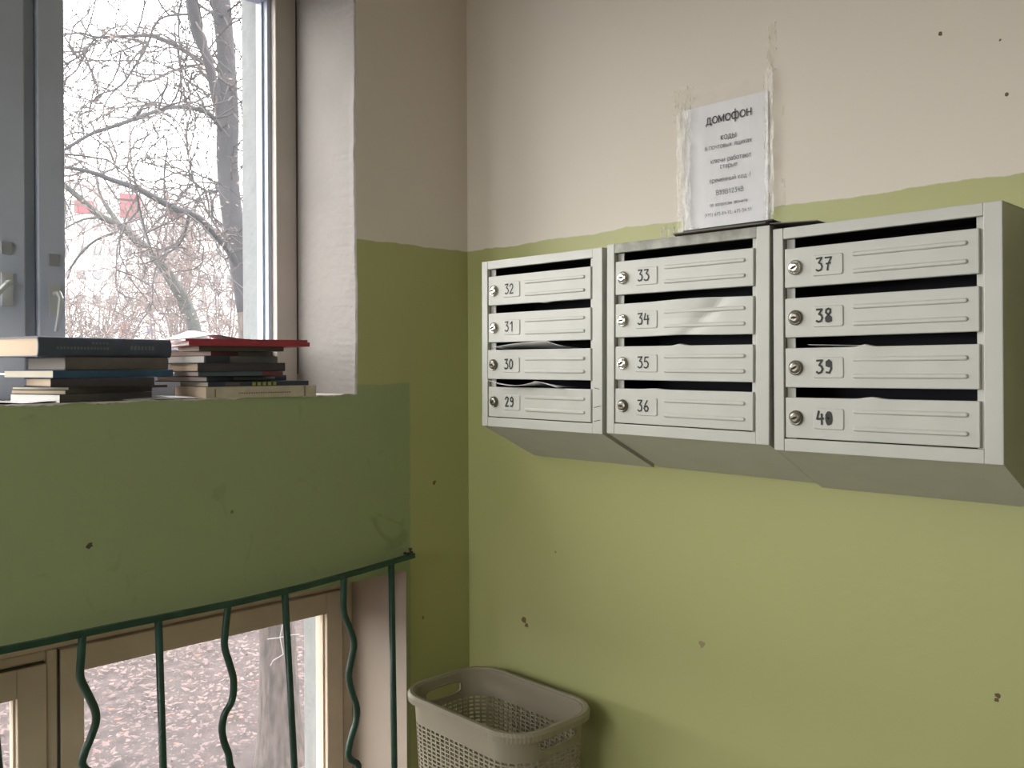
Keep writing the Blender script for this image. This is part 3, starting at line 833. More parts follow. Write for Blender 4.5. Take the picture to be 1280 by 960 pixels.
GLY = {   # width, strokes; x-height 1
    'о': (.9, [O_()]), 'д': (.95, [ln((.22, 0), (.32, .95), (.72, .95), (.72, 0)), ln((.05, -.28), (.05, 0), (.92, 0), (.92, -.28))]),
    'м': (1.0, [ln((.08, 0), (.08, 1), (.5, .1), (.92, 1), (.92, 0))]), 'ф': (1.25, [arc(.36, .5, .3, .5), arc(.89, .5, .3, .5), ln((.625, -.4), (.625, 1.4))]),
    'н': (.85, [ln((.1, 0), (.1, 1)), ln((.75, 0), (.75, 1)), ln((.1, .52), (.75, .52))]), 'к': (.75, [ln((.1, 0), (.1, 1)), ln((.68, 1), (.12, .5), (.7, 0))]),
    'ы': (1.1, [ln((.1, 1), (.1, 0), (.5, 0), (.66, .14), (.66, .42), (.5, .56), (.1, .56)), ln((1.0, 0), (1.0, 1))]),
    'в': (.8, [ln((.1, 0), (.1, 1), (.5, 1), (.64, .86), (.6, .64), (.46, .54), (.1, .54)), ln((.46, .54), (.7, .4), (.7, .14), (.54, 0), (.1, 0))]),
    'п': (.85, [ln((.1, 0), (.1, 1), (.75, 1), (.75, 0))]), 'ч': (.8, [ln((.1, 1), (.1, .62), (.25, .45), (.7, .5)), ln((.7, 0), (.7, 1))]),
    'т': (.75, [ln((.03, 1), (.72, 1)), ln((.375, 1), (.375, 0))]), 'х': (.75, [ln((.05, 0), (.7, 1)), ln((.05, 1), (.7, 0))]),
    'я': (.8, [ln((.7, 0), (.7, 1), (.3, 1), (.14, .88), (.14, .62), (.3, .48), (.7, .48)), ln((.36, .48), (.08, 0))]),
    'щ': (1.15, [ln((.1, 1), (.1, 0), (1.02, 0), (1.02, 1)), ln((.56, 0), (.56, 1)), ln((1.02, 0), (1.12, 0), (1.12, -.28))]),
    'и': (.85, [ln((.1, 1), (.1, 0), (.75, 1), (.75, 0))]), 'й': (.85, [ln((.1, 1), (.1, 0), (.75, 1), (.75, 0)), ln((.25, 1.38), (.42, 1.22), (.6, 1.38))]),
    'а': (.82, [ln((.1, .82), (.28, 1), (.52, 1), (.68, .84), (.68, 0)), ln((.68, .58), (.3, .54), (.1, .38), (.1, .14), (.28, 0), (.5, .04), (.68, .26))]),
    'л': (.85, [ln((.03, 0), (.18, .12), (.26, 1), (.75, 1), (.75, 0))]), 'ю': (1.15, [ln((.1, 0), (.1, 1)), ln((.1, .5), (.42, .5)), arc(.74, .5, .33, .5)]),
    'р': (.85, [ln((.1, -.4), (.1, 1)), arc(.46, .5, .36, .5)]), 'б': (.88, [arc(.45, .45, .38, .45), ln((.08, .5), (.14, 1.1), (.4, 1.3), (.76, 1.4))]),
    'е': (.85, [ln((.07, .52), (.8, .52)), arc(.44, .5, .37, .5, 0, 310)]), 'с': (.8, [arc(.45, .5, .38, .5, 45, 315)]),
    'з': (.72, [ln((.06, .84), (.24, 1), (.48, 1), (.6, .84), (.56, .62), (.3, .54)), ln((.3, .54), (.6, .44), (.64, .18), (.48, 0), (.22, 0), (.04, .16))]),
    '!': (.4, [ln((.2, .4), (.2, 1.4)), ln((.2, 0), (.2, .12))]), ' ': (.55, []), '-': (.5, [ln((.08, .5), (.42, .5))]), ';': (.4, [ln((.2, .75), (.2, .9)), ln((.22, .1), (.12, -.2))]),
    '(': (.45, [arc(.6, .5, .42, .95, 115, 245, 6)]), ')': (.45, [arc(-.15, .5, .42, .95, -65, 65, 6)]),
    'B': (1.0, [ln((.1, 0), (.1, 1.4), (.6, 1.4), (.8, 1.22), (.78, .92), (.58, .76), (.1, .76)), ln((.58, .76), (.9, .58), (.9, .2), (.68, 0), (.1, 0))])}
for d_, st in DIG.items():
    GLY[d_] = (.85, [[(.08 + x * 1.2, z * 1.4) for x, z in s_] for s_ in st])
for (txt, a, b, z, big) in LINES:
    P_, x = [], 0
    for ch in txt:
        w, sts = GLY[ch]
        for st in sts: P_.append([(x + u, v) for u, v in st])
        x += w + 0.17
    s = (b - a) / (x - 0.17)
    hw_ = s * (0.088 if big else 0.068)
    mb = MB()
    for st in P_:
        Q = [Vector((-a - u * s + 0.835, z + v * s - 1.715)) for u, v in st]
        for i in range(len(Q) - 1):
            d = (Q[i + 1] - Q[i]).normalized(); n_ = Vector((-d.y, d.x)) * hw_; e = d * hw_ * 0.7
            A_, B_ = Q[i] - e, Q[i + 1] + e
            mb.poly([(-0.0040 - 0.00001 * (i % 3), p.x, p.y) for p in (A_ - n_, B_ - n_, B_ + n_, A_ + n_)])
    mb.build('text_line', M_ink2, nt_root, recalc=False)

def residue(label, y0, y1, z0, z1, seed, jag=0.008, M=M_tape_old):
    o = wall_sheet('tape_remnant', M, y0, y1, z0, z1, 0.0008, 0.0012, None, seed, 10, 16, jag, (0, 0, 0))
    return tag(o, label, 'tape', 'scraps of old tape on the wall')
residue('torn scrap of old tape at the upper left of the notice', -0.745, -0.695, 1.985, 2.065, 11)
residue('patch of peeling old tape below the left edge of the notice', -0.70, -0.655, 1.73, 1.762, 12)
residue('long clear tape strip on the wall above the notice', -0.945, -0.925, 2.05, 2.15, 13, 0.002)
residue('thin white tape remnant on the wall right of the notice', -0.963, -0.958, 1.955, 1.975, 14, 0.001)
residue('thin glossy tape sliver on green paint right of the notice', -0.964, -0.957, 1.77, 1.83, 15, 0.001)

def flat_sheet(name, M, pts, z, t, label, cat, curl=None):
    mb = MB(); k = len(pts)
    for zz in (z, z + t):
        for i, (x, y) in enumerate(pts):
            mb.v.append((x, y, zz + (curl[i] if curl else 0)))
    mb.face(list(range(k))[::-1]); mb.face([k + i for i in range(k)])
    for i in range(k):
        mb.face((i, (i + 1) % k, k + (i + 1) % k, k + i))
    return tag(mb.build(name, M), label, cat)
flat_sheet('cardboard_sheet', M_card, [(-0.205, -0.835), (-0.02, -0.74), (-0.02, -1.035), (-0.196, -1.030)], 1.7082, 0.0022, 'grey cardboard sheet lying on the middle mailbox cabinet', 'cardboard')
flat_sheet('black_folder', M_folder, [(-0.200, -0.855), (-0.03, -0.78), (-0.03, -1.02), (-0.198, -1.045), (-0.19, -1.125), (-0.10, -1.10), (-0.10, -1.02)][:4], 1.7108, 0.0025, 'thin black folder under the notice on top of the cardboard', 'folder')
flat_sheet('card_flap', M_card, [(-0.192, -1.036), (-0.06, -1.036), (-0.10, -1.12), (-0.190, -1.125)], 1.7022, 0.0015, 'small bent grey card on the cabinet numbered 37 to 40', 'card', [0.004, 0.004, -0.0008, -0.0008])

# ------------------------------------------------------------------ books
def book(name, label, c, th, L, W, z0, z1, cover, pages, group, soft=False, spine_round=0.0, marks=None, cover2=None):
    """c = near-left corner (spine / head), local X along the spine, local Y towards the window"""
    root = empty(name, (c[0], c[1], z0), (0, 0, math.radians(th)))
    tag(root, label, 'book', group)
    T = z1 - z0 - 0.0003
    ct = 0.0022 if not soft else 0.0008
    ct = min(ct, T * 0.22)
    ov = 0.0035 if not soft else 0.0006
    # page block, slightly uneven
    mb = MB()
    mb.box(ov, L - ov, 0.004, W - ov, ct, T - ct)
    mb.build('page_block', pages, root)
    # cover: bottom board, top board, spine (rounded when hard)
    mb = MB()
    n = 8
    prof = [(W, 0.0), (0.004, 0.0)]
    for i in range(n + 1):
        a = -PI / 2 + PI * i / n
        prof.append((0.002 - spine_round * math.cos(a) , T / 2 + T / 2 * math.sin(a)))
    prof += [(0.004, T), (W, T)]
    inner = [(W, ct), (0.006, ct)] + [(0.002 + ct - spine_round * 0.8 * math.cos(-PI / 2 + PI * i / n), T / 2 + (T / 2 - ct) * math.sin(-PI / 2 + PI * i / n)) for i in range(n + 1)] + [(0.006, T - ct), (W, T - ct)]
    k = len(prof)
    for x in (0, L):
        for (y, z) in prof: mb.v.append((x, y, z))
        for (y, z) in inner: mb.v.append((x, y, z))
    for i in range(k - 1):
        mb.face((i, i + 1, 2 * k + i + 1, 2 * k + i))                    # outside
        mb.face((k + i, k + i + 1, 3 * k + i + 1, 3 * k + i))            # inside
        mb.face((i, i + 1, k + i + 1, k + i)); mb.face((2 * k + i, 2 * k + i + 1, 3 * k + i + 1, 3 * k + i))
    for e in (0, k - 1):
        mb.face((e, k + e, 3 * k + e, 2 * k + e))
    mb.build('cover', cover, root)
    # printed blocks / title lines on the spine
    for (u0, u1, v0, v1, M) in (marks or []):
        mb = MB(); yy = -spine_round + 0.0012 if spine_round else 0.0013
        P0 = []
        for v in [v0 + (v1 - v0) * i / 4 for i in range(5)]:
            a = math.asin(max(-1, min(1, 2 * v - 1)))
            y = 0.002 - spine_round * math.cos(a) - 0.0005
            P0.append([(u0 * L, y, v * T), (u1 * L, y, v * T)])
        mb.grid(P0)
        mb.build('spine_print', M, root, recalc=False)
    return root
def cm(n, c, r=0.55): return mat(n, c, r, var=0.18, vscale=40, bump=0.1)
C_blue = cm('cover_slate_blue', (0.065, 0.085, 0.14)); C_taupe = cm('cover_taupe', (0.13, 0.11, 0.10)); C_cobalt = cm('cover_blue', (0.03, 0.10, 0.20))
C_plum = cm('cover_dark_plum', (0.05, 0.04, 0.05)); C_brown = cm('cover_dark_brown', (0.085, 0.065, 0.06)); C_grey = cm('cover_charcoal', (0.08, 0.075, 0.075))
C_red = cm('cover_red', (0.33, 0.035, 0.05)); C_maroon = cm('cover_maroon', (0.16, 0.03, 0.04)); C_navy = cm('cover_navy', (0.03, 0.04, 0.065))
C_dim = cm('cover_grey_brown', (0.11, 0.085, 0.085)); C_cream = cm('cover_cream', (0.50, 0.44, 0.33)); C_midgrey = cm('cover_mid_grey', (0.20, 0.20, 0.19))
C_yel = cm('print_yellow_green', (0.38, 0.38, 0.07)); C_faint = cm('print_faint_grey', (0.14, 0.17, 0.19)); C_text = cm('print_brown', (0.16, 0.12, 0.08))
C_slate2 = cm('cover_steel_blue', (0.07, 0.10, 0.13))
def pages(n, c): 
    M = mat(n, c, 0.85)
    nt = M.node_tree; b = nt.nodes['Principled BSDF']
    w = nt.nodes.new('ShaderNodeTexWave'); w.bands_direction = 'Z'; w.inputs['Scale'].default_value = 260; w.inputs['Distortion'].default_value = 1.5
    tc = nt.nodes.new('ShaderNodeTexCoord'); nt.links.new(tc.outputs['Object'], w.inputs['Vector'])
    r = nt.nodes.new('ShaderNodeValToRGB'); r.color_ramp.elements[0].color = (*[x * 0.85 for x in c], 1); r.color_ramp.elements[1].color = (*c, 1)
    nt.links.new(w.outputs['Fac'], r.inputs['Fac']); nt.links.new(r.outputs['Color'], b.inputs['Base Color'])
    return M
P_tan = pages('pages_tan', (0.60, 0.47, 0.34)); P_cream = pages('pages_cream', (0.66, 0.60, 0.48)); P_grey = pages('pages_grey', (0.42, 0.38, 0.34))
P_white = pages('pages_white', (0.74, 0.72, 0.69)); P_pink = pages('pages_pinkish', (0.58, 0.46, 0.41))
GL, GR = 'books in the pile by the window mullion', 'books in the pile by the window jamb'
dash = lambda u0, u1, v, n, M, h=0.1, gap=0.35: [(u0 + (u1 - u0) * i / n, u0 + (u1 - u0) * (i + 1 - gap) / n, v - h / 2, v + h / 2, M) for i in range(n)]
book('book', 'thin white-edged book with grey spine at the bottom of the left pile', (-1.066, -0.003), 19, .221, .153, SILL, 1.3990, C_grey, P_white, GL, True)
book('book', 'charcoal book with tan pages, second from the bottom of the left pile', (-1.0528, .005), 23, .224, .153, 1.3990, 1.4070, C_grey, P_tan, GL, True)
book('book', 'thin dark brown booklet jutting right, third from the bottom of the left pile', (-1.0461, .008), 20, .249, .171, 1.4070, 1.4133, C_brown, P_cream, GL, True)
book('book', 'dark plum book under the thin blue one in the left pile', (-1.081, .005), 3, .207, .143, 1.4133, 1.4315, C_plum, P_tan, GL, False, 0.002)
book('book', 'thin bright blue book with white pages in the middle of the left pile', (-1.0775, 0), 12, .268, .186, 1.4315, 1.4464, C_cobalt, P_cream, GL, True)
book('book', 'taupe book with greyish pages, second from the top of the left pile', (-1.0529, .01), 11, .228, .152, 1.4464, 1.4728, C_taupe, P_grey, GL, False, 0.003)
book('book', 'thick slate blue hardback on top of the left pile', (-1.1062, 0), 14, .300, .204, 1.4728, 1.5125, C_blue, P_tan, GL, False, 0.006,
     dash(.12, .5, .45, 16, C_faint, .14) + dash(.37, .5, .72, 5, C_faint, .12) + dash(.66, .86, .5, 7, C_faint, .22))
book('book', 'cream paperback at the bottom of the right pile', (-.767, 0), -3, .269, .183, SILL, 1.4078, C_cream, P_tan, GR, True, 0,
     dash(.28, .76, .42, 22, C_text, .10) + [(.073, .082, .1, .85, C_text), (.885, .893, 0.02, .98, C_text)])
book('book', 'navy book with yellow-green blocks on its spine in the right pile', (-.7575, .01), -3, .246, .164, 1.4078, 1.4186, C_navy, P_cream, GR, True, 0,
     [(.42 + .052 * i, .42 + .052 * i + .034, .15, .85, C_yel) for i in range(5)] + [(.16, .3, .2, .8, C_dim)])
book('book', 'dark navy book with a grey label strip in the right pile', (-.7567, .015), 17, .249, .169, 1.4186, 1.4318, C_navy, P_pink, GR, False, 0.001, [(.30, .84, .2, .75, C_midgrey)])
book('book', 'thin steel blue book with a maroon spine end in the right pile', (-.7795, .01), -2, .203, .137, 1.4318, 1.4415, C_slate2, P_pink, GR, True, 0, [(.74, .99, .05, .95, C_maroon)])
book('book', 'dark plum hardback in the middle of the right pile', (-.7833, .005), 1, .215, .149, 1.4415, 1.4611, C_plum, P_tan, GR, False, 0.002)
book('book', 'mid-grey paperback with white pages above the plum hardback', (-.7631, .015), 10, .203, .136, 1.4611, 1.4768, C_midgrey, P_white, GR, True, 0, [(.02, .33, .03, .97, C_navy)])
book('book', 'maroon paperback with a grey spine half in the right pile', (-.7442, .02), 18, .193, .132, 1.4768, 1.4877, C_maroon, P_pink, GR, True, 0, [(.42, .98, .08, .92, C_midgrey)])
book('book', 'grey-brown paperback right under the red books', (-.7729, .02), -5, .199, .139, 1.4877, 1.4984, C_dim, P_pink, GR, True)
book('book', 'bright red thin book with white pages, second from the top of the right pile', (-.8054, 0), -11, .272, .187, 1.4984, 1.5086, C_red, P_white, GR, False, 0.0)
book('book', 'faded red booklet on top of the right pile', (-.8086, .01), -13, .272, .189, 1.5086, 1.5140, C_red, P_white, GR, True)
# loose papers
def paper(label, fn, nx=10, ny=8, M=M_paper):
    mb = MB(); mb.grid([[fn(i / nx, j / ny) for i in range(nx + 1)] for j in range(ny + 1)])
    return tag(mb.build('loose_paper', M, smooth=False, solid=0.0005, recalc=False), label, 'paper', 'loose papers among the books')
def fp(u, v):
    x = -.80 + .14 * u; y = .03 + .12 * v - .03 * u
    return (x, y, 1.5150 + 0.024 * max(0, 1 - abs(u - .45) * 2.4) * (0.4 + 0.6 * v))
paper('crumpled white paper tenting up on top of the right pile', fp)
def fp2(u, v):
    return (-.93 + .18 * u, .004 + .10 * v + 0.02 * u, SILL + 0.001 + 0.006 * (u * (1 - u)) + 0.003 * v)
paper('white sheet lying on the sill between the two piles', fp2)
def fp3(u, v):
    return (-1.25 + .2 * u, .01 + .14 * v, SILL + 0.001 + 0.004 * abs(math.sin(5 * u)) * (1 - v))
paper('white sheet on the sill left of the piles', fp3)

# ------------------------------------------------------------------ laundry basket
def make_basket():
    root = empty('plastic_basket', (BKX, BKY, 0), (0, 0, BKR))
    tag(root, 'grey perforated plastic hamper standing in the corner under the mailboxes', 'basket')
    per = 68; fr = [0, .18, .5, .68]
    us = [(i + f_) / per for i in range(per) for f_ in fr]
    n = len(us)
    def outline(u, hx, hy, r):
        segs = [('s', 2 * (hy - r)), ('c', PI / 2 * r), ('s', 2 * (hx - r)), ('c', PI / 2 * r)] * 2
        tot = sum(s_[1] for s_ in segs); d = u * tot
        corners = [(hx - r, hy - r), (-hx + r, hy - r), (-hx + r, -hy + r), (hx - r, -hy + r)]
        starts = [((hx, -hy + r), (0, 1)), ((hx - r, hy), (-1, 0)), ((-hx, hy - r), (0, -1)), ((-hx + r, -hy), (1, 0))]
        for i, (t, l) in enumerate(segs):
            if d <= l or i == 7:
                if t == 's':
                    (x, y), (dx, dy) = starts[i // 2]; return (x + dx * d, y + dy * d)
                a = (i // 2) * PI / 2 + (d / r)
                cx, cy = corners[i // 2]; return (cx + r * math.cos(a), cy + r * math.sin(a))
            d -= l
    H = BKH
    def ring(z, off=0.0, rr=0.075):
        k = 0.82 + 0.18 * z / H
        return [outline(u, BKHX * k + off, BKHY * k + off, rr * k + off * 0.9) + (z,) for u in us]
    R0 = ring(H)
    # handle opening on the two short sides
    def hole(p):
        x = p[0] / 0.062
        return 0.0 if abs(x) >= 1 or abs(p[1]) < BKHY - 0.03 else (1 - x ** 4) ** 0.5
    zmid = H - 0.036
    mb = MB()
    def addring(rg):
        k = len(mb.v); mb.v += rg; return k
    def remap(z_of):
        out = []
        base = [ring(H), ring(H - 0.08)]
        for j in range(n):
            z = z_of(j); t = (H - z) / 0.08
            a, b = base[0][j], base[1][j]
            out.append((a[0] + (b[0] - a[0]) * t, a[1] + (b[1] - a[1]) * t, z))
        return out
    hh = [hole(p) for p in R0]
    rings = [remap(lambda j: H), remap(lambda j: zmid + 0.0165 * hh[j]), remap(lambda j: zmid - 0.0165 * hh[j]), ring(H - 0.068)]
    ks = [addring(r) for r in rings]
    for l in range(3):
        for j in range(n):
            j2 = (j + 1) % n
            if l == 1 and (hh[j] > 0 or hh[j2] > 0): continue
            if l == 1 : 
                continue
            mb.face((ks[l] + j, ks[l] + j2, ks[l + 1] + j2, ks[l + 1] + j))
    z = H - 0.068; kprev = ks[3]; row = 0
    while z > 0.03:
        za = z - 0.0058; zb = za - 0.0042
        ka = addring(ring(za)); kb = addring(ring(zb))
        for j in range(n):
            j2 = (j + 1) % n; c = j % 4
            isl = c in (0, 1, 2)
            if not isl: mb.face((kprev + j, kprev + j2, ka + j2, ka + j))
            mb.face((ka + j, ka + j2, kb + j2, kb + j))
        kprev = kb; z = zb; row += 1
    kb = addring(ring(0.0))
    for j in range(n): mb.face((kprev + j, kprev + (j + 1) % n, kb + (j + 1) % n, kb + j))
    mb.face([kb + j for j in range(n)])
    mb.build('woven_wall', M_plastic, root, solid=0.0025, recalc=False)
    # rolled ribbed rim
    mb = MB(); prof = [(0.0, -0.003), (0.004, 0.004), (0.012, 0.004), (0.017, -0.003), (0.016, -0.016), (0.013, -0.017), (0.012, -0.006), (0.0, -0.003)]
    ks = []
    for (off, dz) in prof:
        rg = ring(H, off)
        rib = 0.0007 if off > 0.01 else 0
        ks.append(addring_(mb, [(p[0] * (1 + (rib * 4 if j % 2 else 0)), p[1] * (1 + (rib * 4 if j % 2 else 0)), H + dz) for j, p in enumerate(rg)]))
    for l in range(len(prof) - 1):
        for j in range(n):
            mb.face((ks[l] + j, ks[l] + (j + 1) % n, ks[l + 1] + (j + 1) % n, ks[l + 1] + j))
    mb.build('rim', M_plastic, root, smooth=False)
    # lips around the two grip openings
    for sgn in (1, -1):
        idx = [j for j in range(n) if hh[j] > 0 and R0[j][1] * sgn > 0]
        idx.sort(key=lambda j: R0[j][0])
        loop = [rings[1][j] for j in idx] + [rings[2][j] for j in idx[::-1]]
        loop.append(loop[0])
        mb = MB(); mb.tube(loop, 0.0028, 6, cap=False); mb.build('grip_edge', M_plastic, root, smooth=True)
def addring_(mb, rg):
    k = len(mb.v); mb.v += rg; return k
BKX, BKY, BKR, BKHX, BKHY, BKH = -0.180, -0.300, math.radians(-0.9), 0.129, 0.204, 0.648
make_basket()

# ------------------------------------------------------------------ outdoors
GZ = -2.4
mb = MB()
G = []
rg = random.Random(5)
for j in range(41):
    G.append([(-70 + 4.5 * i, -40 + 5.0 * j, GZ + rg.uniform(-.05, .05)) for i in range(41)])
mb.grid(G)
tag(mb.build('ground', M_soil, recalc=False), 'bare brown soil of the yard under the trees', kind='structure')
mb = MB(); r = random.Random(11); T0x, T0y = far(350, 945, 8.62).xy
for i in range(34000):
    x = r.uniform(-1.5, 9.5); y = r.uniform(3.2, 15.5)
    s = r.uniform(0.010, 0.026) if r.random() < .7 else r.uniform(.03, .06); a = r.uniform(0, 2 * PI); tz = r.uniform(-.35, .35); tw = r.uniform(-.35, .35)
    c, sn = math.cos(a), math.sin(a)
    if (x - T0x) ** 2 + (y - T0y) ** 2 < 0.4 ** 2: continue
    z = GZ + 0.06 + r.uniform(0, .03)
    def lp(u, v, k=0): return (x + (u * c - v * sn) * s, y + (u * sn + v * c) * s, z + (u * tz + v * tw) * s + k * s)
    mi = 1 if r.random() < 0.04 + (0.22 if y > 10.5 else 0) else 0
    mb.poly([lp(-1, 0, .1), lp(-.2, -.55), lp(.9, -.1, .25)], mi); mb.poly([lp(-1, 0, .1), lp(.9, -.1, .25), lp(0, .6)], mi)
tag(mb.build('fallen_leaves', [M_leaf, M_leaf_red], recalc=False), 'scattered pale and rust fallen leaves on the yard soil', 'leaves', kind='stuff')

# --- main tree, traced along its own trunk and limbs
tree = empty('bare_tree', tuple(far(350, 945, 8.62)))
tree.location.z = GZ
tag(tree, 'bare dark-barked tree with forked trunk close to the window', 'tree')
T0 = Vector(tree.location)
def tl(p): return Vector(p) - T0
D = 8.62
def limb(name, pl, n=6, M=M_bark_up, par=tree, origin=None, smooth=True, sm=3):
    """pl: (px, py, depth, radius)"""
    o_ = origin or T0
    pts = [far(a, b, d) - o_ for a, b, d, r_ in pl]; rs = [r_ for *_, r_ in pl]
    sp = smooth_pts(pts, sm); srs = []
    for i in range(len(rs) - 1):
        for k in range(sm): srs.append(rs[i] + (rs[i + 1] - rs[i]) * k / sm)
    srs.append(rs[-1])
    mb = MB(); mb.tube(sp, srs, n); mb.build(name, M, par, smooth=smooth)
    return [p + o_ for p in sp]
limb('trunk', [(352, 968, D - .02, .33), (352, 945, D, .26), (350, 905, D, .215), (348, 840, D, .185), (346, 780, D, .172), (336, 660, D, .15), (325, 560, D, .13), (311, 390, D, .112)], 14, M_bark)
s1 = limb('trunk', [(311, 390, D, .112), (301, 330, D, .108), (289, 260, D, .100), (284, 200, D, .10), (285, 150, D, .105), (283, 75, D + .1, .085), (276, 0, D + .2, .092), (262, -140, D + .3, .07), (250, -300, D + .3, .04)], 12, M_bark_up)
s2 = limb('trunk', [(281, 165, D, .06), (275, 140, D - .05, .05), (268, 112, D - .1, .046), (260, 75, D - .2, .047), (246, 37, D - .3, .05), (240, 0, D - .4, .055), (222, -120, D - .6, .04), (205, -260, D - .8, .02)], 9)
BR = [
    [(284, 172, D, .03), (269, 150, D - .2, .026), (257, 140, D - .35, .022), (231, 134, D - .6, .02), (209, 135, D - .8, .019), (175, 146, D - 1.1, .018), (145, 157, D - 1.3, .017), (117, 166, D - 1.4, .015), (94, 179, D - 1.5, .013), (60, 200, D - 1.6, .008)],
    [(304, 345, D, .04), (286, 313, D - .2, .034), (270, 294, D - .4, .032), (255, 278, D - .6, .030), (238, 266, D - .8, .030), (222, 262, D - 1, .030), (200, 251, D - 1.2, .027), (170, 235, D - 1.4, .024), (140, 225, D - 1.6, .021), (110, 214, D - 1.8, .017), (60, 206, D - 2, .010)],
    [(262, 86, D, .03), (252, 77, D + .2, .024), (231, 64, D + .3, .022), (216, 55, D + .4, .024), (190, 45, D + .5, .023), (164, 45, D + .6, .018), (136, 46, D + .6, .015), (117, 46, D + .6, .013), (98, 41, D + .6, .011), (60, 48, D + .6, .006)],
    [(120, 46, D + .6, .011), (108, 62, D + .5, .011), (95, 73, D + .4, .010), (60, 92, D + .3, .007)],
    [(108, 62, D + .5, .009), (100, 80, D + .5, .009), (91, 92, D + .5, .008), (60, 116, D + .5, .005)],
    [(188, 47, D + .5, .014), (178, 68, D + .3, .013), (165, 88, D + .2, .012), (155, 103, D + .1, .011), (143, 112, D, .009), (125, 118, D, .008), (114, 130, D, .007), (110, 150, D, .004)],
    [(240, 18, D - .3, .012), (215, 19, D - .1, .011), (200, 24, D + .1, .010), (192, 36, D + .3, .009), (187, 47, D + .5, .008)],
    [(184, 52, D + .5, .010), (165, 59, D + .3, .010), (145, 66, D + .1, .008), (130, 72, D, .005)],
    [(288, 90, D, .02), (270, 80, D + .3, .012), (262, 70, D + .5, .01)],
    [(280, 20, D, .02), (262, 14, D + .3, .014), (248, 5, D + .6, .012), (235, -10, D + .8, .01)],
    [(292, 230, D + .02, .02), (262, 240, D + .3, .012), (240, 225, D + .5, .010), (228, 212, D + .7, .008), (205, 205, D + .8, .005)],
    [(300, 320, D, .02), (268, 280, D + .4, .011), (246, 236, D + .8, .010), (236, 200, D + 1, .008), (232, 170, D + 1, .005)],
    [(236, 268, D - .8, .014), (228, 300, D - .7, .011), (210, 316, D - .6, .009), (180, 330, D - .5, .006)],
    [(170, 236, D - 1.4, .010), (175, 262, D - 1.2, .008), (182, 290, D - 1.1, .007), (192, 318, D - 1, .004)],
    [(222, 60, D + .4, .012), (226, 100, D + .4, .010), (214, 130, D + .5, .008), (190, 145, D + .6, .006), (170, 150, D + .7, .004)],
]
pathpts = []
for b in BR:
    sp = limb('branch', b, 6)
    for i in range(1, len(sp)):
        pathpts.append((sp[i - 1], sp[i], b[0][3] * 0.5))
for b in (s2, s1[6:]):
    for i in range(1, len(b)): pathpts.append((b[i - 1], b[i], .02))
def twigs(paths, count, length, rad, seed, mb, levels=2, droop=-.1, up=(0, 0, .2)):
    r = random.Random(seed); tips = []
    tot = []
    for a, b, w in paths: tot.append((b - a).length)
    for _ in range(count):
        a, b, w = r.choices(paths, tot)[0]
        p = a.lerp(b, r.random()); d = (b - a).normalized()
        dirv = (Vector((r.gauss(0, 1), r.gauss(0, 1), r.gauss(0, 1))) + d * 0.7 + Vector(up)).normalized()
        stack = [(p, dirv, length * r.uniform(.5, 1.3), rad, levels)]
        while stack:
            p, dv, ln, rd, lv = stack.pop()
            pts = [p]; n = 5
            for i in range(n):
                dv = (dv + Vector((r.gauss(0, .28), r.gauss(0, .28), r.gauss(0, .28) + droop))).normalized()
                p = p + dv * ln / n; pts.append(p)
                if lv > 0 and i > 0 and r.random() < .62:
                    nd = (dv + Vector((r.gauss(0, .8), r.gauss(0, .8), r.gauss(0, .8)))).normalized()
                    stack.append((p, nd, ln * r.uniform(.4, .7), rd * .72, lv - 1))
            mb.tube(pts, [rd * (1 - .55 * i / n) for i in range(n + 1)], 3, cap=False)
            tips.append(p)
    return tips
mb = MB()
tips = twigs([(a - T0, b - T0, w) for a, b, w in pathpts], 230, 0.80, 0.0115, 21, mb, 2)
tw = mb.build('twigs', M_twig, tree, recalc=False); tag(tw, kind='stuff')
mb = MB(); r = random.Random(31)
for p in tips:
    if r.random() < .30:
        for k in range(r.randint(1, 4)):
            c = p + Vector((r.gauss(0, .06), r.gauss(0, .06), r.gauss(-.03, .05))); s = r.uniform(.012, .028)
            u = Vector((r.gauss(0, 1), r.gauss(0, 1), r.gauss(0, 1))).normalized(); w = u.orthogonal().normalized()
            mb.poly([c + u * s, c + w * s * .5, c - u * s, c - w * s * .5])
tag(mb.build('seed_clusters', M_seed, tree, recalc=False), kind='stuff')

mb = MB()
for pl in ([(353, 781), (350, 797), (354, 818), (341, 826), (338, 832)], [(334, 799), (350, 797), (362, 794), (374, 793)]):
    mb.tube([far(a, b, 8.36) for a, b in pl], 0.005, 5)
mb.build('string', mat('white_string_fibre', (0.20, 0.19, 0.185), 0.8), tree).location = -T0

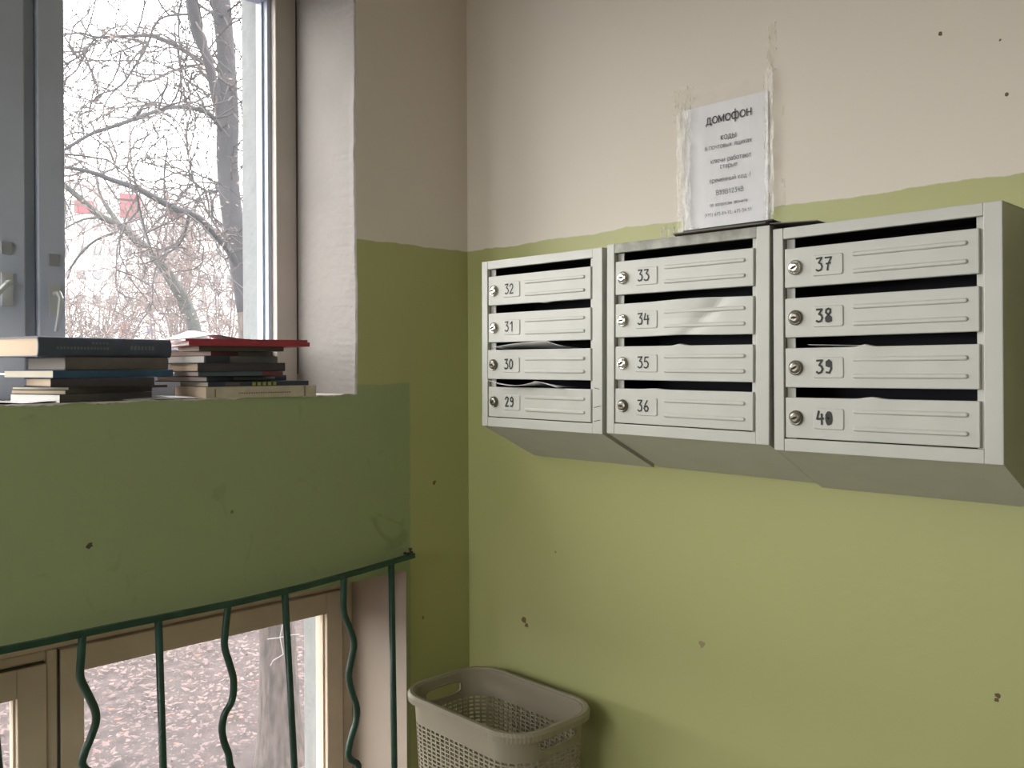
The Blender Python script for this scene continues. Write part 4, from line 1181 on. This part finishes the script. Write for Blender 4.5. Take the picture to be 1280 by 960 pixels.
# --- leaning mossy tree farther back
D2 = 14.0
mt = empty('leaning_tree', tuple(far(262, 620, D2))); mt.location.z = GZ
tag(mt, 'thin mossy tree leaning left behind the forked tree', 'tree')
T2 = Vector(mt.location)
sp = limb('trunk', [(262, 640, D2, .14), (258, 520, D2, .13), (245, 420, D2, .11), (232, 380, D2, .10), (219, 358, D2 - .1, .09), (205, 335, D2 - .2, .085), (190, 318, D2 - .3, .08), (170, 300, D2 - .4, .07), (150, 282, D2 - .5, .055), (125, 270, D2 - .6, .05), (100, 248, D2 - .8, .045), (60, 214, D2 - 1, .03)], 8, M_moss, mt, T2)
L2_ = [
    [(152, 284, D2 - .5, .04), (136, 262, D2 - .3, .035), (126, 245, D2, .025), (120, 222, D2 + .2, .015)],
    [(146, 290, D2 - .5, .025), (120, 300, D2 - .5, .02), (100, 318, D2 - .5, .02), (86, 338, D2 - .5, .012)],
    [(190, 318, D2 - .3, .03), (182, 290, D2, .02), (172, 262, D2 + .4, .016), (176, 232, D2 + .6, .01)],
    [(128, 272, D2 - .6, .02), (105, 274, D2 - .8, .018), (80, 286, D2 - 1, .012)],
    [(205, 335, D2 - .2, .03), (222, 312, D2 + .2, .022), (232, 282, D2 + .5, .018), (246, 250, D2 + .7, .012)],
    [(180, 308, D2 - .3, .02), (208, 312, D2 - .6, .016), (230, 300, D2 - .8, .010)]]
pp = [(sp[i - 1], sp[i], .05) for i in range(10, len(sp))]
for b in L2_:
    s_ = limb('branch', b, 5, M_moss, mt, T2)
    pp += [(s_[i - 1], s_[i], .02) for i in range(1, len(s_))]
mb = MB(); twigs([(a - T2, b - T2, w) for a, b, w in pp], 60, 1.2, .014, 22, mb, 2)
tag(mb.build('twigs', M_twig_far, mt, recalc=False), kind='stuff')

# --- thicket of shrubs and young trees beyond
spots = [(112, 20, 352, 'leafless brown shrub on the left of the window view, beside the mullion', 1.0), (205, 26.5, 318, 'leafless brown shrub in the middle of the window view', 1.0),
         (278, 33.5, 300, 'leafless shrub directly behind the forked trunk', 1.0), (226, 41, 258, 'tall reddish-brown leafless sapling crown left of the forked trunk', 1.1),
         (120, 48, 345, 'farthest leafless shrub, low before the apartment block', 1.0)]
for k, (px, d, top, lab, sz) in enumerate(spots):
    base = far(px, 600, d); base.z = GZ
    sh = empty('bare_shrub', tuple(base)); tag(sh, lab, 'shrub', 'leafless shrubs beyond the yard')
    topz = far(px, top, d).z - GZ
    r = random.Random(50 + k); ps = []
    mb = MB()
    for s_ in range(7):
        a = r.uniform(0, 2 * PI); sp_ = r.uniform(.3, 1.3) * d / 24
        pts = [Vector((0, 0, 0)), Vector((math.cos(a) * sp_ * .3, math.sin(a) * sp_ * .3, topz * .35)), Vector((math.cos(a) * sp_ * .7, math.sin(a) * sp_ * .7, topz * .65)), Vector((math.cos(a) * sp_, math.sin(a) * sp_, topz * r.uniform(.75, 1.0)))]
        pts = smooth_pts(pts, 3)
        mb.tube(pts, [.055 - .042 * i / (len(pts) - 1) for i in range(len(pts))], 5)
        ps += [(pts[i - 1], pts[i], .02) for i in range(4, len(pts))]
    mb.build('stems', M_twig_far, sh, smooth=True)
    mb = MB(); twigs(ps, int(60 * sz * (d / 22)), 1.5 * (d / 24) ** .5, .0175 * d / 22, 60 + k, mb, 2, 0.0, (0, 0, .4))
    tag(mb.build('twigs', M_twig_far, sh, recalc=False), kind='stuff')

# --- pale apartment block far behind
DB = 150.0
c0 = far(170, 463, DB)
bld = empty('apartment_block', (c0.x, c0.y, GZ))
vd = ray(170, 463); ang = math.atan2(vd.y, vd.x)
bld.rotation_euler = (0, 0, ang - PI / 2)
tag(bld, 'pale apartment block with red balcony panels far behind the trees', 'building')
def bpx(px, py):           # offset on the facade (metres) for a place seen there
    p = far(px, py, DB); d = p - Vector((c0.x, c0.y, 0))
    return d.x * math.cos(ang - PI / 2) + d.y * math.sin(ang - PI / 2), p.z - GZ
x0, zt = bpx(20, 236); x1, _ = bpx(320, 236)
boxpart('facade', (x0, x1, 0, 12, 0, zt), M_facade, bld)
boxpart('parapet', (x0 - .3, x1 + .3, -.2, 12.2, zt, zt + .6), M_facade, bld)
for (a, b, c_, d_) in ((95, 256, 119, 271), (150, 244, 176, 273), (211, 257, 232, 269)):
    xa, za = bpx(a, b); xb, zb = bpx(c_, d_)
    boxpart('balcony_panel', (xa, xb, -0.8, 0, zb, za), M_facade_red, bld)
wm = None
for row in range(4):
    for i in range(13):
        px = 84 + i * 19; py = 286 + row * 30
        xa, za = bpx(px, py)
        if wm is None:
            o = boxpart('window', (-.65, .65, -.06, .02, -.75, .75), M_facade_win, bld); wm = o.data
        else:
            o = bpy.data.objects.new('window', wm); COL.objects.link(o); o.parent = bld
        o.location = (xa, 0, za)
for (a, b, c_, d_, M, nm) in ((150, 404, 163, 419, M_sign_orange, 'orange_sign'), (184, 410, 192, 417, M_sign_blue, 'blue_sign'), (208, 327, 216, 335, M_sign_orange, 'orange_sign')):
    xa, za = bpx(a, b); xb, zb = bpx(c_, d_)
    boxpart(nm, (xa, xb, -.5, 0, zb, za), M, bld)
